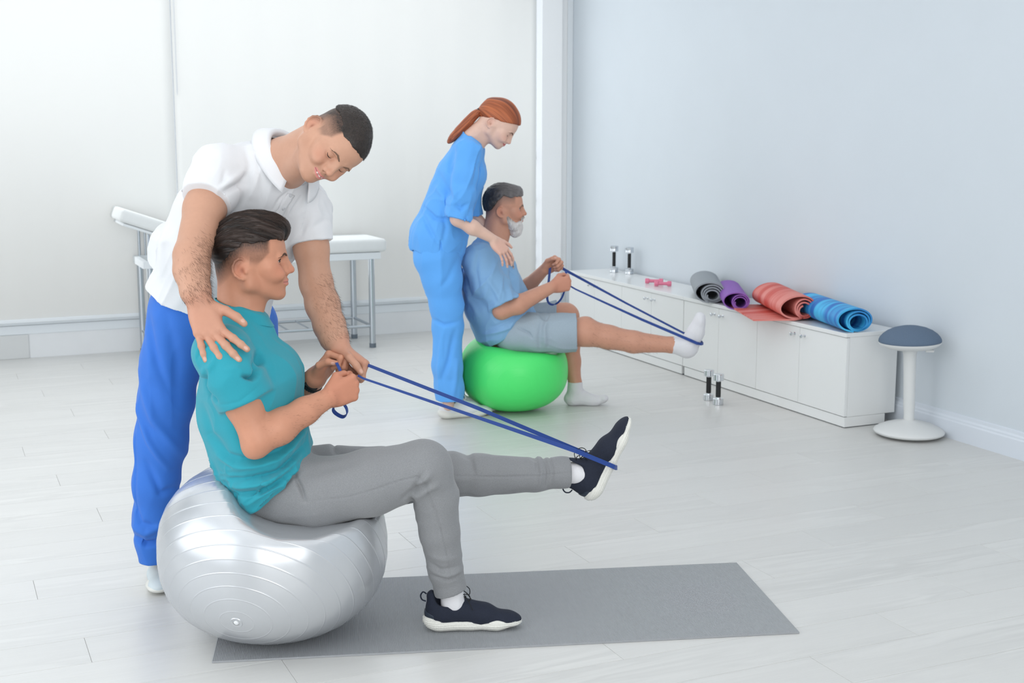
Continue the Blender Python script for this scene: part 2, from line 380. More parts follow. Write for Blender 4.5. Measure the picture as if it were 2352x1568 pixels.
def surf(F, h, lo=None, hi=None, uncap=False, keep=None, relax=1):
    """surface nets on a block-sparse grid; returns verts, quads"""
    add = [q for q in F.p if not q['sub']]
    L0 = np.min([q['c']-q['r'] for q in add], 0)-3*h; H0 = np.max([q['c']+q['r'] for q in add], 0)+3*h
    if lo is not None: L0 = np.maximum(L0, lo)
    if hi is not None: H0 = np.minimum(H0, hi)
    B = 12; nb = np.maximum(1, np.ceil((H0-L0)/(h*B)).astype(int)); N = nb*B+1
    G = np.full(N, 9., np.float32)
    ar = np.arange(B+1)*h
    loc = np.stack(np.meshgrid(ar, ar, ar, indexing='ij'), -1).reshape(-1, 3)
    half = B*h/2; rad = half*1.7321
    cen = np.stack(np.meshgrid(*[np.arange(n) for n in nb], indexing='ij'), -1).reshape(-1, 3)
    CC = L0+(cen+.5)*B*h
    C0 = np.array([q['c'] for q in F.p]); R0 = np.array([q['r']+q['k']+.004 for q in F.p])
    isadd = np.array([not q['sub'] for q in F.p])
    for (i, j, k), c in zip(cen, CC):
        dd = np.sqrt(((C0-c)**2).sum(1))-R0 < rad
        if not (dd & isadd).any(): continue
        ps = [F.p[t] for t in np.nonzero(dd)[0]]
        if abs(F.ev(c[None], ps)[0]) > rad*1.9+.01: 
            v = F.ev(c[None], ps)[0]
            G[i*B:i*B+B+1, j*B:j*B+B+1, k*B:k*B+B+1] = np.minimum(G[i*B:i*B+B+1, j*B:j*B+B+1, k*B:k*B+B+1], v) if v > 0 else v
            continue
        G[i*B:i*B+B+1, j*B:j*B+B+1, k*B:k*B+B+1] = F.ev(L0+np.array([i, j, k])*B*h+loc, ps).reshape(B+1, B+1, B+1)
    S = G < 0
    n0, n1, n2 = N
    cnt = np.zeros((n0-1, n1-1, n2-1), np.int8)
    for a in (0, 1):
        for b_ in (0, 1):
            for c in (0, 1): cnt += S[a:n0-1+a, b_:n1-1+b_, c:n2-1+c]
    act = np.argwhere((cnt > 0) & (cnt < 8))
    idx = np.full(cnt.shape, -1, np.int32); idx[tuple(act.T)] = np.arange(len(act))
    co = {}
    for a in (0, 1):
        for b_ in (0, 1):
            for c in (0, 1): co[a, b_, c] = G[act[:, 0]+a, act[:, 1]+b_, act[:, 2]+c].astype(float)
    acc = np.zeros((len(act), 3)); m = np.zeros(len(act))
    for ax in range(3):
        for u in (0, 1):
            for w in (0, 1):
                p = [0, 0, 0]; o = [x for x in range(3) if x != ax]; p[o[0]] = u; p[o[1]] = w; q = list(p); q[ax] = 1
                g0, g1 = co[tuple(p)], co[tuple(q)]; x = (g0 < 0) != (g1 < 0)
                t = np.where(x, g0/np.where(x, g0-g1, 1), 0); t = np.clip(t, 0, 1)
                pt = np.tile(np.array(p, float), (len(act), 1)); pt[:, ax] = t
                acc += pt*x[:, None]; m += x
    verts = L0+(act+acc/np.maximum(m, 1)[:, None])*h
    quads = []
    for ax in range(3):
        o = [(ax+1) % 3, (ax+2) % 3]
        sl0 = [slice(None)]*3; sl1 = [slice(None)]*3; sl0[ax] = slice(0, N[ax]-1); sl1[ax] = slice(1, N[ax])
        A, Bv = S[tuple(sl0)], S[tuple(sl1)]
        e = np.argwhere(A != Bv)
        e = e[(e[:, o[0]] > 0) & (e[:, o[1]] > 0) & (e[:, o[0]] < N[o[0]]-1) & (e[:, o[1]] < N[o[1]]-1)]
        if not len(e): continue
        def id_(d0, d1):
            f = e.copy(); f[:, o[0]] += d0; f[:, o[1]] += d1; return idx[f[:, 0], f[:, 1], f[:, 2]]
        Q = np.stack([id_(-1, -1), id_(0, -1), id_(0, 0), id_(-1, 0)], 1)
        fl = Bv[e[:, 0], e[:, 1], e[:, 2]]
        Q[fl] = Q[fl][:, ::-1]; quads.append(Q)
    Q = np.concatenate(quads); Q = Q[(Q >= 0).all(1)]
    if uncap:
        nn = normals(verts, Q); cut = np.zeros(len(verts), bool)
        for q in F.p:
            if q['sub'] or not q['clip']: continue
            near = np.nonzero(((verts-q['c'])**2).sum(1) < (q['r']+.03)**2)[0]
            if not len(near): continue
            P_ = verts[near]; e = Field._one(q, P_); cv = np.full(len(near), -9.); cn = np.zeros((len(near), 3))
            for c in q['clip']:
                if callable(c):
                    x = c(P_); g = np.stack([c(P_+dv*.001)-x for dv in np.eye(3)], 1); g /= np.linalg.norm(g, axis=1)[:, None]+1e-12
                else: x = (P_-c[0])@c[1]; g = np.tile(c[1], (len(P_), 1))
                m_ = x > cv; cv = np.where(m_, x, cv); cn[m_] = g[m_]
            hit = (np.abs(cv) < h*1.1) & (e < -h*.9) & ((nn[near]*cn).sum(1) > .55)
            cut[near[hit]] = True
        Q = Q[~(cut[Q].sum(1) >= 3)]
    if keep is not None:
        kp = keep(verts); Q = Q[kp[Q].all(1)]
    verts, Q = prune(verts, Q)
    for _ in range(relax): verts = laplace(verts, Q, .5)
    return verts, Q
def prune(v, Q):
    u, inv = np.unique(Q.ravel(), return_inverse=True); return v[u], inv.reshape(Q.shape)
def laplace(v, Q, w=.5):
    E = np.concatenate([Q[:, [0, 1]], Q[:, [1, 2]], Q[:, [2, 3]], Q[:, [3, 0]]])
    s = np.zeros_like(v); c = np.zeros(len(v))
    for k in range(3):
        s[:, k] = np.bincount(E[:, 0], v[E[:, 1], k], len(v))+np.bincount(E[:, 1], v[E[:, 0], k], len(v))
    c = np.bincount(E[:, 0], minlength=len(v))+np.bincount(E[:, 1], minlength=len(v))
    return v*(1-w)+w*s/np.maximum(c, 1)[:, None]
def normals(v, Q):
    n = np.cross(v[Q[:, 2]]-v[Q[:, 0]], v[Q[:, 3]]-v[Q[:, 1]]); o = np.zeros_like(v)
    for k in range(3):
        for j in range(4): o[:, k] += np.bincount(Q[:, j], n[:, k], len(v))
    return o/(np.linalg.norm(o, axis=1)[:, None]+1e-12)
def surf_obj(name, v, Q, m, parent=None, col=None, thick=0., off=-1.):
    me = bpy.data.meshes.new(name)
    me.vertices.add(len(v)); me.vertices.foreach_set('co', v.astype(np.float32).ravel())
    me.loops.add(Q.size); me.loops.foreach_set('vertex_index', Q.astype(np.int32).ravel())
    me.polygons.add(len(Q)); me.polygons.foreach_set('loop_start', np.arange(0, Q.size, 4, dtype=np.int32))
    try: me.polygons.foreach_set('loop_total', np.full(len(Q), 4, dtype=np.int32))
    except Exception: pass
    me.update(calc_edges=True); me.validate()
    me.shade_smooth(); me.materials.append(m)
    if col is not None:
        a = me.attributes.new('Col', 'FLOAT_COLOR', 'POINT')
        c4 = np.ones((len(v), 4), np.float32); c4[:, :3] = col; a.data.foreach_set('color', c4.ravel())
    o = bpy.data.objects.new(name, me); COL.objects.link(o)
    if thick:
        md = o.modifiers.new('thickness', 'SOLIDIFY'); md.thickness = thick; md.offset = off
    if parent is not None: attach(o, parent)
    return o
def join(parts):
    vs, qs, n = [], [], 0
    for v, q in parts: vs.append(v); qs.append(q+n); n += len(v)
    return np.concatenate(vs), np.concatenate(qs)

# ---- noise
def _h(i, j, k, s=0):
    x = (i*374761393+j*668265263+k*2147483647+s*1274126177) & 0xffffffff
    x = ((x ^ (x >> 13))*1274126177) & 0xffffffff
    return ((x ^ (x >> 16)) & 0xffff)/65535.
def noise(P, seed=0):
    P = np.asarray(P, float); i = np.floor(P).astype(np.int64); f = P-i; f = f*f*(3-2*f); o = 0
    for a in (0, 1):
        for b_ in (0, 1):
            for c in (0, 1):
                w = (f[:, 0] if a else 1-f[:, 0])*(f[:, 1] if b_ else 1-f[:, 1])*(f[:, 2] if c else 1-f[:, 2])
                o = o+w*_h(i[:, 0]+a, i[:, 1]+b_, i[:, 2]+c, seed)
    return o*2-1
def sst(x, a, b): t = np.clip((x-a)/(b-a), 0, 1); return t*t*(3-2*t)
def lerp(a, b, t): return a+(b-a)*t
def seg2(P, a, b):
    """distance of 2-D points to a segment, and the parameter along it"""
    a = np.array(a, float); b = np.array(b, float); ab = b-a; t = np.clip((P-a)@ab/(ab@ab+1e-12), 0, 1)
    return np.sqrt(((P-a-t[:, None]*ab)**2).sum(1)), t
def ridge(v, Q, S2, lines, mask=None, iters=1):
    """cloth folds: displace along normals by gaussian ridges/grooves around 2-D polylines given in the wearer's side-view plane"""
    n = normals(v, Q); d = np.zeros(len(v))
    for pts, amp, wid in lines:
        best = np.full(len(v), 1e9); tt = np.zeros(len(v)); m = len(pts)-1
        for i in range(m):
            ds, t = seg2(S2, pts[i], pts[i+1]); u = ds < best; best = np.where(u, ds, best); tt = np.where(u, (i+t)/m, tt)
        d += 1.4*amp*np.exp(-(best/wid)**2)*np.sin(PI*np.clip(tt*.9+.05, 0, 1))**.6
    if mask is not None: d *= mask
    return v+n*d[:, None]

def smooth_path(pts, n=6, closed=False):
    """Catmull-Rom through the points"""
    P_ = [np.array(p, float) for p in pts]; m = len(P_); out = []
    for i in range(m if closed else m-1):
        if closed: a, b_, c, d = P_[i-1], P_[i], P_[(i+1) % m], P_[(i+2) % m]
        else: a, b_, c, d = P_[max(i-1, 0)], P_[i], P_[i+1], P_[min(i+2, m-1)]
        for k in range(n):
            t = k/n; out.append(.5*((2*b_)+(c-a)*t+(2*a-5*b_+4*c-d)*t*t+(3*b_-a-3*c+d)*t**3))
    if not closed: out.append(P_[-1])
    return out
class Frame:
    """a person's vertical plane of symmetry: origin on the floor, forward f, left l, up z"""
    def __init__(s, o, deg):
        a = math.radians(deg); s.o = V(*o); s.f = V(math.cos(a), math.sin(a), 0); s.l = V(-math.sin(a), math.cos(a), 0); s.u = V(0, 0, 1)
    def at(s, px, py, lat=0.):
        """the point seen at this pixel on the plane `lat` metres to the left of the symmetry plane"""
        d = ray(px, py); t = ((s.o-CAM)@s.l+lat)/(d@s.l); return CAM+d*t
    def loc(s, P): w = np.asarray(P)-s.o; return np.stack([w@s.f, w@s.l, w@s.u], -1)
    def w(s, a, b, c): return s.o+a*s.f+b*s.l+c*s.u
    def px(s, px, py, lat=0.): return s.at(px, py, lat)
    def s2(s, pts, lat=0.): return [tuple(s.loc(s.at(x, y, lat))[[0, 2]]) for x, y in pts]
def mpp(P): return ((P-CAM)@FW)/CF      # metres per pixel at P
def basis(f, u):
    """forward, left, up from a forward and a rough up direction (columns)"""
    f = nrm(f); l = nrm(np.cross(u, f)); u = np.cross(f, l); return np.stack([f, l, u], 1)
# ------------------------------------------------------------------ cabinets, their worktop, knobs
FX = 4.11; DH = .385; GAPD = .0025
def knob(parent, y, z):
    q = MB(); M = Matrix.Translation((FX-.0, y, z)) @ Matrix.Rotation(-PI/2, 4, 'Y')
    q.lathe([(.0075, 0), (.0075, .002), (.0035, .004), (.0035, .016), (.0085, .020), (.0105, .0245), (.0095, .028), (.005, .030)], 16, M)
    return attach(q.build('knob', M_chrome, None, True), parent)
CABX = 4.425
for ci, (ya, yb, lab) in enumerate([(5.205, 6.742, 'low white four-door cabinet at the near end, next to the stool'),
                                    (6.748, 8.29, 'low white four-door cabinet at the far end, behind the seated older man')]):
    e = empty('cabinet', ((FX+CABX)/2, (ya+yb)/2, 0), lab, 'cabinet', 'low white cabinets along the pale blue wall')
    M0 = Matrix.Identity(4)
    q = MB(); t = .018
    q.box((FX+.019, ya, .055), (CABX, ya+t, .457), .001); q.box((FX+.019, yb-t, .055), (CABX, yb, .457), .001)
    q.box((FX+.019, ya+t, .055), (CABX, yb-t, .073)); q.box((CABX-.006, ya+t, .073), (CABX, yb-t, .457)); q.box((FX+.022, ya+t, .44), (CABX-.006, yb-t, .4565))
    q.box((FX+.019, (ya+yb)/2-.009, .073), (CABX-.006, (ya+yb)/2+.009, .44))
    attach(q.build('carcass', M_lac), e)
    q = MB(); q.box((FX+.004, ya+(.0 if ci == 0 else .012), 0.004), (CABX-.06, yb-(.012 if ci == 0 else 0), .054), .001)
    attach(q.build('plinth', M_lac), e)
    q = MB(); q.box((FX+.008, ya+.004, 0), (CABX-.07, yb-.004, .0045)); attach(q.build('plinth_gap_strip', M_gap), e)  # dark strip filling the gap under the plinth
    q = MB(); q.box((FX+.0195, ya+.001, .0735), (FX+.022, yb-.001, .455)); attach(q.build('door_gap', M_gap), e)
    for k in range(4):
        y0 = ya+k*DH+GAPD*(0 if k == 0 else .5); y1 = ya+(k+1)*DH-GAPD*.5
        if k == 3: y1 = yb-.0005
        q = MB(); q.box((FX, y0, .058), (FX+.018, y1, .4545), .0012)
        d = attach(q.build('door', M_lac), e)
        knob(d, y1-.042 if k % 2 == 0 else y0+.042, .416)
for ci, (ya, yb, lab) in enumerate([(5.203, 6.744, 'white worktop under the rolled mats'), (6.7465, 8.29, 'white worktop under the dumbbells and pink weights')]):
    q = MB(); q.box((FX-.006, ya, .4572), (CABX+.012, yb, .478), .0018)
    tag(q.build('worktop', M_lac), lab, 'worktop', 'worktops of the low cabinets')

TOPZ = .478
# ------------------------------------------------------------------ rolled mats
def spiral(rin, th, turns, gap, stretch, tail=0., squash=.85, start=2.2, side=-1):
    """2-D centre line of a loosely rolled mat lying on z=0; the inner roll sits on one side of the outer turns"""
    pts = []; N = int(turns*48)
    for i in range(N+1):
        t = i/48.; a = start+2*PI*t
        fr = t/turns
        r = rin+(th+gap)*t
        ex = stretch*sst(np.array([fr]), 1-1.25/turns, 1-.35/turns)[0]
        a_x = r+ex/2
        pts.append([a_x*math.cos(a)-ex/2, (r*squash+th/2*0)*math.sin(a)])
    pts = np.array(pts)
    rout = rin+(th+gap)*turns
    # rest every turn near the floor of the outermost one
    zmin = pts[:, 1].min()
    for i in range(N+1):
        t = i/48.; r = (rin+(th+gap)*t)*squash; drop = (-zmin-r)*.75
        pts[i, 1] -= drop*.9
    pts[:, 1] -= pts[:, 1].min()-th/2-.0003
    return pts
def mat_roll(lab, m, P0, P1, pts, th, bandcol=None, flip=1):
    A = V(*P0); B = V(*P1); ax = nrm(B-A); side = nrm(np.cross(ax, [0, 0, 1]))*flip
    pts = np.array(pts); T = np.gradient(pts, axis=0); T /= np.linalg.norm(T, axis=1)[:, None]+1e-9
    Nn = np.stack([-T[:, 1], T[:, 0]], 1)
    o1 = pts+Nn*th/2; o2 = pts-Nn*th/2
    n = len(pts); vv = []; nl = 7
    for s in range(nl):
        base = A+(B-A)*s/(nl-1)
        for ring in (o1, o2):
            for p in ring: vv.append(base+side*p[0]+V(0, 0, p[1]))
    vv = np.array(vv); ff = []
    for s in range(nl-1):
        a = s*2*n; b2 = a+2*n
        for i in range(n-1):
            ff.append((a+i, a+i+1, b2+i+1, b2+i)); ff.append((a+n+i, b2+n+i, b2+n+i+1, a+n+i+1))
        ff.append((a, b2, b2+n, a+n)); ff.append((a+n-1, a+2*n-1, b2+2*n-1, b2+n-1))
    for a, rv in ((0, False), ((nl-1)*2*n, True)):
        for i in range(n-1):
            f = (a+i, a+n+i, a+n+i+1, a+i+1); ff.append(tuple(reversed(f)) if rv else f)
    o = mesh_obj('rolled_mat', vv, ff, m, None, True); o.data.set_sharp_from_angle(angle=math.radians(45))
    return tag(o, lab, 'exercise mat', 'rolled mats on the worktop')
def stripe_mat(name, c0, c1, scale, rough=.55):
    m = mat(name, c0, rough, bump=.15, bscale=260); n = m.node_tree.nodes; L = m.node_tree.links; b = n['Principled BSDF']
    tc = n.new('ShaderNodeTexCoord'); mp = n.new('ShaderNodeMapping'); mp.inputs['Scale'].default_value = scale
    mp.inputs['Rotation'].default_value = (0, 0, .27)
    L.new(tc.outputs['Object'], mp.inputs['Vector'])
    t = n.new('ShaderNodeTexNoise'); t.inputs['Scale'].default_value = 1; t.inputs['Detail'].default_value = 2; L.new(mp.outputs['Vector'], t.inputs['Vector'])
    r = n.new('ShaderNodeValToRGB'); r.color_ramp.elements[0].position = .40; r.color_ramp.elements[1].position = .60
    r.color_ramp.elements[0].color = srgb(*c0); r.color_ramp.elements[1].color = srgb(*c1)
    L.new(t.outputs['Fac'], r.inputs['Fac']); L.new(r.outputs['Color'], b.inputs['Base Color']); return m
mat_roll('thick grey exercise mat rolled up at the far end of the row of mats', mat('grey_foam', (150, 156, 162), .7, bump=.2, bscale=400), (4.10, 6.415, TOPZ), (4.385, 6.93, TOPZ),
         spiral(.030, .0085, 4.3, .0022, .026, squash=.80, start=2.82), .0082)
mat_roll('purple exercise mat loosely rolled, between the grey and the red mats', mat('purple_foam', (140, 88, 180), .6, bump=.2, bscale=400), (4.09, 6.115, TOPZ), (4.37, 6.63, TOPZ),
         spiral(.029, .0062, 3.3, .0015, .040, squash=.90, start=2.80), .0060)
sp = spiral(.028, .0085, 3.75, .0018, .078, squash=1.0, start=1.9)
i_end = len(sp)-1
tl = []
zb = sp[:, 1].min()
sp = np.array(sp)
rt_ = sp[:, 0].max()
# end of the roll runs out flat under itself towards the window side as a tongue
k = i_end
while k > 0 and not (sp[k, 1] < zb+.006 and sp[k, 0] > -.01): k -= 1
sp = sp[:k+1]; sp[:, 1] += .0095
x = sp[-1, 0]; zz = sp[-1, 1]
for j in range(1, 24): tl.append([x-j*.0115, max(.0048, zz-.0095*min(1, j/4))])
mat_roll('red exercise mat loosely rolled, its end lying flat as a tongue', stripe_mat('red_foam', (206, 78, 66), (226, 136, 126), (1.6, 15, 1.6)), (4.165, 5.63, TOPZ), (4.36, 6.17, TOPZ),
         np.concatenate([sp, tl]), .0082)
mat_roll('bright blue streaked exercise mat rolled at the near end of the worktop', stripe_mat('blue_foam', (32, 112, 196), (72, 190, 240), (1.6, 18, 1.6)), (4.185, 5.215, TOPZ), (4.34, 5.80, TOPZ),
         spiral(.043, .0082, 2.9, .003, .036, squash=.80, start=5.30), .0080)

# ------------------------------------------------------------------ dumbbells
def dumbbell_chrome(loc, lab, group, hr=.0235, h=.165, gr=.0115, hh=.030, rings=True, hexa=False):
    e = empty('dumbbell', loc, lab, 'dumbbell', group); M = Matrix.Translation(loc)
    q = MB(); q.lathe([(gr*.8, hh-.002), (gr*.8, h-hh+.002)], 16, M); attach(q.build('bar', M_chrome, None, True), e)
    q = MB(); z0, z1 = hh+.006, h-hh-.006
    q.lathe([(gr*.85, z0), (gr, z0+.001), (gr*1.02, z0+.006), (gr, (z0+z1)/2), (gr*1.02, z1-.006), (gr, z1-.001), (gr*.85, z1)], 20, M)
    attach(q.build('grip', M_blackrub, None, True), e)
    for z in (0, h-hh):
        q = MB(); c = .002
        if rings:
            p = [(hr*.9, z), (hr, z+c), (hr, z+hh*.2), (hr*.955, z+hh*.26), (hr*.955, z+hh*.74), (hr, z+hh*.8), (hr, z+hh-c), (hr*.9, z+hh)]
        else:
            p = [(hr*.93, z), (hr, z+c), (hr, z+hh-c), (hr*.93, z+hh)]
        q.lathe(p, 28, M); attach(q.build('weight_head', M_chrome, None, True), e)
        q = MB(); zz = z+hh if z == 0 else z-.006
        q.lathe([(gr*.95, zz), (gr*.95, zz+.006)], 16, M); attach(q.build('collar', M_chrome, None, True), e)
p = onz(1410, 625, TOPZ); dumbbell_chrome((p[0], p[1], TOPZ), 'upright chrome dumbbell on the worktop, the one nearer the window', 'chrome dumbbells on the worktop', .030, .183, .0118, .036)
p = onz(1445, 629, TOPZ); dumbbell_chrome((p[0], p[1], TOPZ), 'upright chrome dumbbell on the worktop, the one nearer the pink weights', 'chrome dumbbells on the worktop', .030, .183, .0118, .036)
p = onz(1627, 918); dumbbell_chrome((p[0], p[1], 0), 'chrome dumbbell standing on the floor, partly hidden, nearer the window', 'chrome dumbbells on the floor', .0275, .168, .0135, .033, False)
p = onz(1649, 928.5); dumbbell_chrome((p[0], p[1], 0), 'chrome dumbbell standing on the floor in front of its twin', 'chrome dumbbells on the floor', .0285, .168, .0135, .035, False)
M_pink = mat('pink_vinyl', (232, 128, 158), .5)
def pink(a, bp, lab, z=TOPZ):
    A = onz(*a, z+.018); B = onz(*bp, z+.018); A[2] = B[2] = z+.0185; e = empty('hand_weight', (A+B)/2-V(0, 0, .0185), lab, 'hand weight', 'pink hand weights')
    d = nrm(B-A); q = MB(); q.tube([A+d*.01, (A+B)/2, B-d*.01], [.0115, .0105, .0115], 14); attach(q.build('grip', M_pink, None, True), e)
    for c, s in ((A, 1), (B, -1)):
        q = MB(); q.tube([c-d*.012*s, c-d*.008*s, c+d*.012*s, c+d*.016*s], [.0135, .0182, .0182, .013], 6); attach(q.build('weight_head', M_pink, None, True), e)
pink((1486, 645), (1519, 645.5), 'pink hand weight lying farther back on the white worktop')
pink((1507, 651), (1538, 651.5), 'pink hand weight lying in front, toward the rolled mats')

# ------------------------------------------------------------------ stool
sx, sy = 4.303, 4.95
e = empty('wobble_stool', (sx, sy, 0), 'white pedestal stool with grey-blue cushion and domed round base', 'stool')
T0 = Matrix.Translation((sx, sy, 0)); lean = Matrix.Translation((sx, sy, 0)) @ Matrix.Rotation(.035, 4, Vector((RT[0]*0-FW[0], -FW[1], 0)).normalized())
M_ws = mat('white_moulded_plastic', (222, 224, 224), .5, bump=.1, bscale=600)
q = MB(); q.lathe([(.02, .0), (.06, .004), (.150, .010), (.1655, .018), (.168, .025), (.165, .031), (.150, .040), (.125, .052), (.095, .062), (.06, .071), (.036, .077), (.032, .080)], 64, T0)
attach(q.build('base', M_ws, None, True), e)
q = MB(); q.lathe([(.0255, .07), (.0255, .125), (.0275, .145), (.0285, .30), (.031, .40), (.036, .425), (.045, .432)], 40, lean)
attach(q.build('pedestal', M_ws, None, True), e)
q = MB(); q.lathe([(.03, .425), (.075, .428), (.115, .436), (.139, .449), (.1475, .459), (.148, .464), (.140, .465)], 64, lean); attach(q.build('seat_shell', M_ws, None, True), e)
q = MB(); q.lathe([(.10, .455), (.1435, .462), (.1470, .467), (.1465, .474), (.141, .486), (.128, .501), (.108, .516), (.080, .529), (.045, .538), (.008, .5425)], 64, lean)
attach(q.build('cushion', mat('slate_felt', (96, 114, 136), .9, noise=.08, nscale=400, bump=.4, bscale=700), None, True), e)
q = MB(); q.box((-.02, -.012, .418), (.02, .012, .430), .004)
lv = Matrix.Translation((sx, sy, 0)) @ Matrix.Rotation(-.6, 4, 'Z') @ Matrix.Translation((.075, -.02, 0)); attach(q.build('height_lever', M_ws, None, False, lv), e)

# ------------------------------------------------------------------ treatment table
M_pad = mat('white_vinyl', (228, 231, 231), .55, bump=.15, bscale=500, noise=.015, nscale=30)
M_tf = mat('table_frame_paint', (226, 231, 234), .4)
e = empty('treatment_table', (2.0, 8.66, 0), 'white padded treatment table with raised headrest and steel legs by the window', 'treatment table')
yA, yB = 8.44, 8.90
q = MB(); q.box((1.755, yA-.01, .648), (2.815, yB, .735), .022); attach(q.build('mattress', M_pad, None, True), e)
c, s_ = math.cos(.33), math.sin(.33)
q = MB(); q.box((-.735, yA-.01, 0), (-.03, yB, .080), .020)
Mh = Matrix.Translation((1.775, 0, .655)) @ Matrix.Rotation(.345, 4, 'Y')
attach(q.build('headrest', M_pad, None, True, Mh), e)
q = MB(); q.box((-.70, yA+.01, -.020), (-.02, yB-.02, -.002), .003); attach(q.build('headrest_board', M_tf, None, True, Mh), e)
q = MB(); q.box((1.22, yA+.0, .600), (2.775, yA+.03, .646), .003); q.box((1.22, yB-.04, .600), (2.775, yB-.01, .646), .003); q.box((2.745, yA+.03, .600), (2.775, yB-.04, .646)); q.box((1.22, yA+.03, .600), (1.25, yB-.04, .646))
attach(q.build('frame', M_tf), e)
for lx in (1.262, 2.712):
    for ly in (yA+.018, yB-.022):
        q = MB(); q.tube([(lx, ly, .03), (lx, ly, .602)], .0205, 20); lg = attach(q.build('leg', M_steel, None, True), e)
        q = MB(); q.tube([(lx, ly, 0), (lx, ly, .03)], .0225, 20); attach(q.build('foot_cap', mat('grey_cap', (108, 118, 128), .7), None, True), e)
for ly in (yA+.03, yB-.03):
    q = MB(); q.tube([(1.262, ly, .62), (1.262, ly, .815)], .009, 10); q.tube([(1.300, ly, .62), (1.300, ly, .80)], .007, 10); attach(q.build('headrest_strut', M_steel, None, True), e)
zb = .147
q = MB()
for ly in (yA+.018, yB-.022): q.tube([(1.262, ly, zb), (2.712, ly, zb)], .010, 10)
for lx in (1.262, 2.712): q.tube([(lx, yA+.018, zb), (lx, yB-.022, zb)], .010, 10)
attach(q.build('lower_rail', M_steel, None, True), e)
for k in range(9):
    x = 1.42+k*.145; q = MB(); q.tube([(x, yA+.018, zb), (x, yB-.022, zb)], .006, 8); attach(q.build('shelf_bar', M_steel, None, True), e)

# ------------------------------------------------------------------ floor mat (ribbed)
m0, m1, m2 = onz(487, 1523), onz(1836, 1455), onz(1693, 1296)
ex = nrm(m1-m0); ey = V(-ex[1], ex[0], 0); Lm = np.linalg.norm(m1-m0); Wm = (m2-m1)@ey+.004
e = empty('exercise_mat', (m0+m1)/2+ey*Wm/2, 'grey ribbed exercise mat lying flat under the silver ball', 'exercise mat')
nr = int(Lm/.0046); vv = []; ff = []; th = .0065
xs_ = []
for i in range(nr):
    p0 = i*Lm/nr; w = Lm/nr
    xs_ += [(p0, -.0009), (p0+w*.28, 0), (p0+w*.72, 0)]
xs_.append((Lm, -.0009))
rows = [0, Wm]
for x, dz in xs_:
    for y in rows: vv.append(m0+ex*x+ey*y+V(0, 0, th+dz))
    for y in rows: vv.append(m0+ex*x+ey*y+V(0, 0, .0006))
for i in range(len(xs_)-1):
    a = i*4; c = a+4
    ff += [(a, c, c+1, a+1), (a+2, a+3, c+3, c+2), (a, a+2, c+2, c), (a+1, c+1, c+3, a+3)]
ff += [(0, 1, 3, 2), (len(vv)-4, len(vv)-2, len(vv)-1, len(vv)-3)]
attach(mesh_obj('ribbed_sheet', vv, ff, mat('mat_grey', (157, 160, 164), .75, noise=.02, nscale=30), None, False), e)
MATN = V(0, 0, 1)

# ------------------------------------------------------------------ tree outside, seen through the slit beside the blind
def outdoor_tree():
    c = ony(1234, 215, 12.2); e = empty('tree', (c[0], c[1], -.5), 'green tree outdoors, glimpsed through the slit beside the right blind', 'tree')
    G = Field(); r = np.random.default_rng(5)
    for i in range(16): G.ell(c+r.normal(0, .22, 3)*V(1, 1, .9), r.uniform(.16, .30), None, .05)
    v, Q = surf(G, .03); n = normals(v, Q); v = v+n*(noise(v*14, 2)*.06+noise(v*34, 3)*.03)[:, None]; t_ = (.5+.5*noise(v*6, 8))[:, None]
    surf_obj('foliage', v, Q, mat('leaf_green', (150, 170, 110), .8, vcol=True), e, C3(120, 148, 84)*(1-t_)+C3(214, 220, 130)*t_)
    q = MB(); q.tube([(c[0], c[1], -.5), (c[0]+.03, c[1], .5), (c[0], c[1], c[2]-.2)], [.09, .07, .05], 10); attach(q.build('trunk', mat('bark', (110, 96, 84), .9, noise=.2, nscale=20), None, True), e)
C3 = lambda r, g, b: np.array(srgb(r, g, b)[:3])
outdoor_tree()
# ------------------------------------------------------------------ people: shared anatomy
C3 = lambda r, g, b: np.array(srgb(r, g, b)[:3])
M_skin = mat('skin', (210, 165, 140), .48, vcol=True, spec=.4, sss=.0, bump=.12, bscale=420)
M_hair = mat('hair', (40, 32, 28), .48, vcol=True, spec=.45)
M_eye = mat('eye', (240, 240, 240), .12, vcol=True)
M_lash = mat('lash', (34, 24, 20), .7)
class Head:
    """canonical head in metres: u forward, s left, v up, origin between the ears"""
    def __init__(s, c, B, sc=1., lo=1.): s.c = np.array(c, float); s.B = B; s.k = sc; s.lo = lo
    def p(s, u, t, v):
        if v < -.02: v = -.02+(v+.02)*s.lo
        return s.c+s.k*(s.B@np.array([u, t, v], float))
    def inv(s, P):
        q = ((P-s.c)@s.B)/s.k; q[:, 2] = np.where(q[:, 2] < -.02, -.02+(q[:, 2]+.02)/s.lo, q[:, 2]); return q
    def box(s, *extra, pad=.012):
        P_ = [s.c+s.k*(s.B@np.array([u, t, v])) for u in (-.115, .130) for t in (-.095, .095) for v in (-.135, .150)]+list(extra)
        P_ = np.array(P_); return P_.min(0)-pad, P_.max(0)+pad
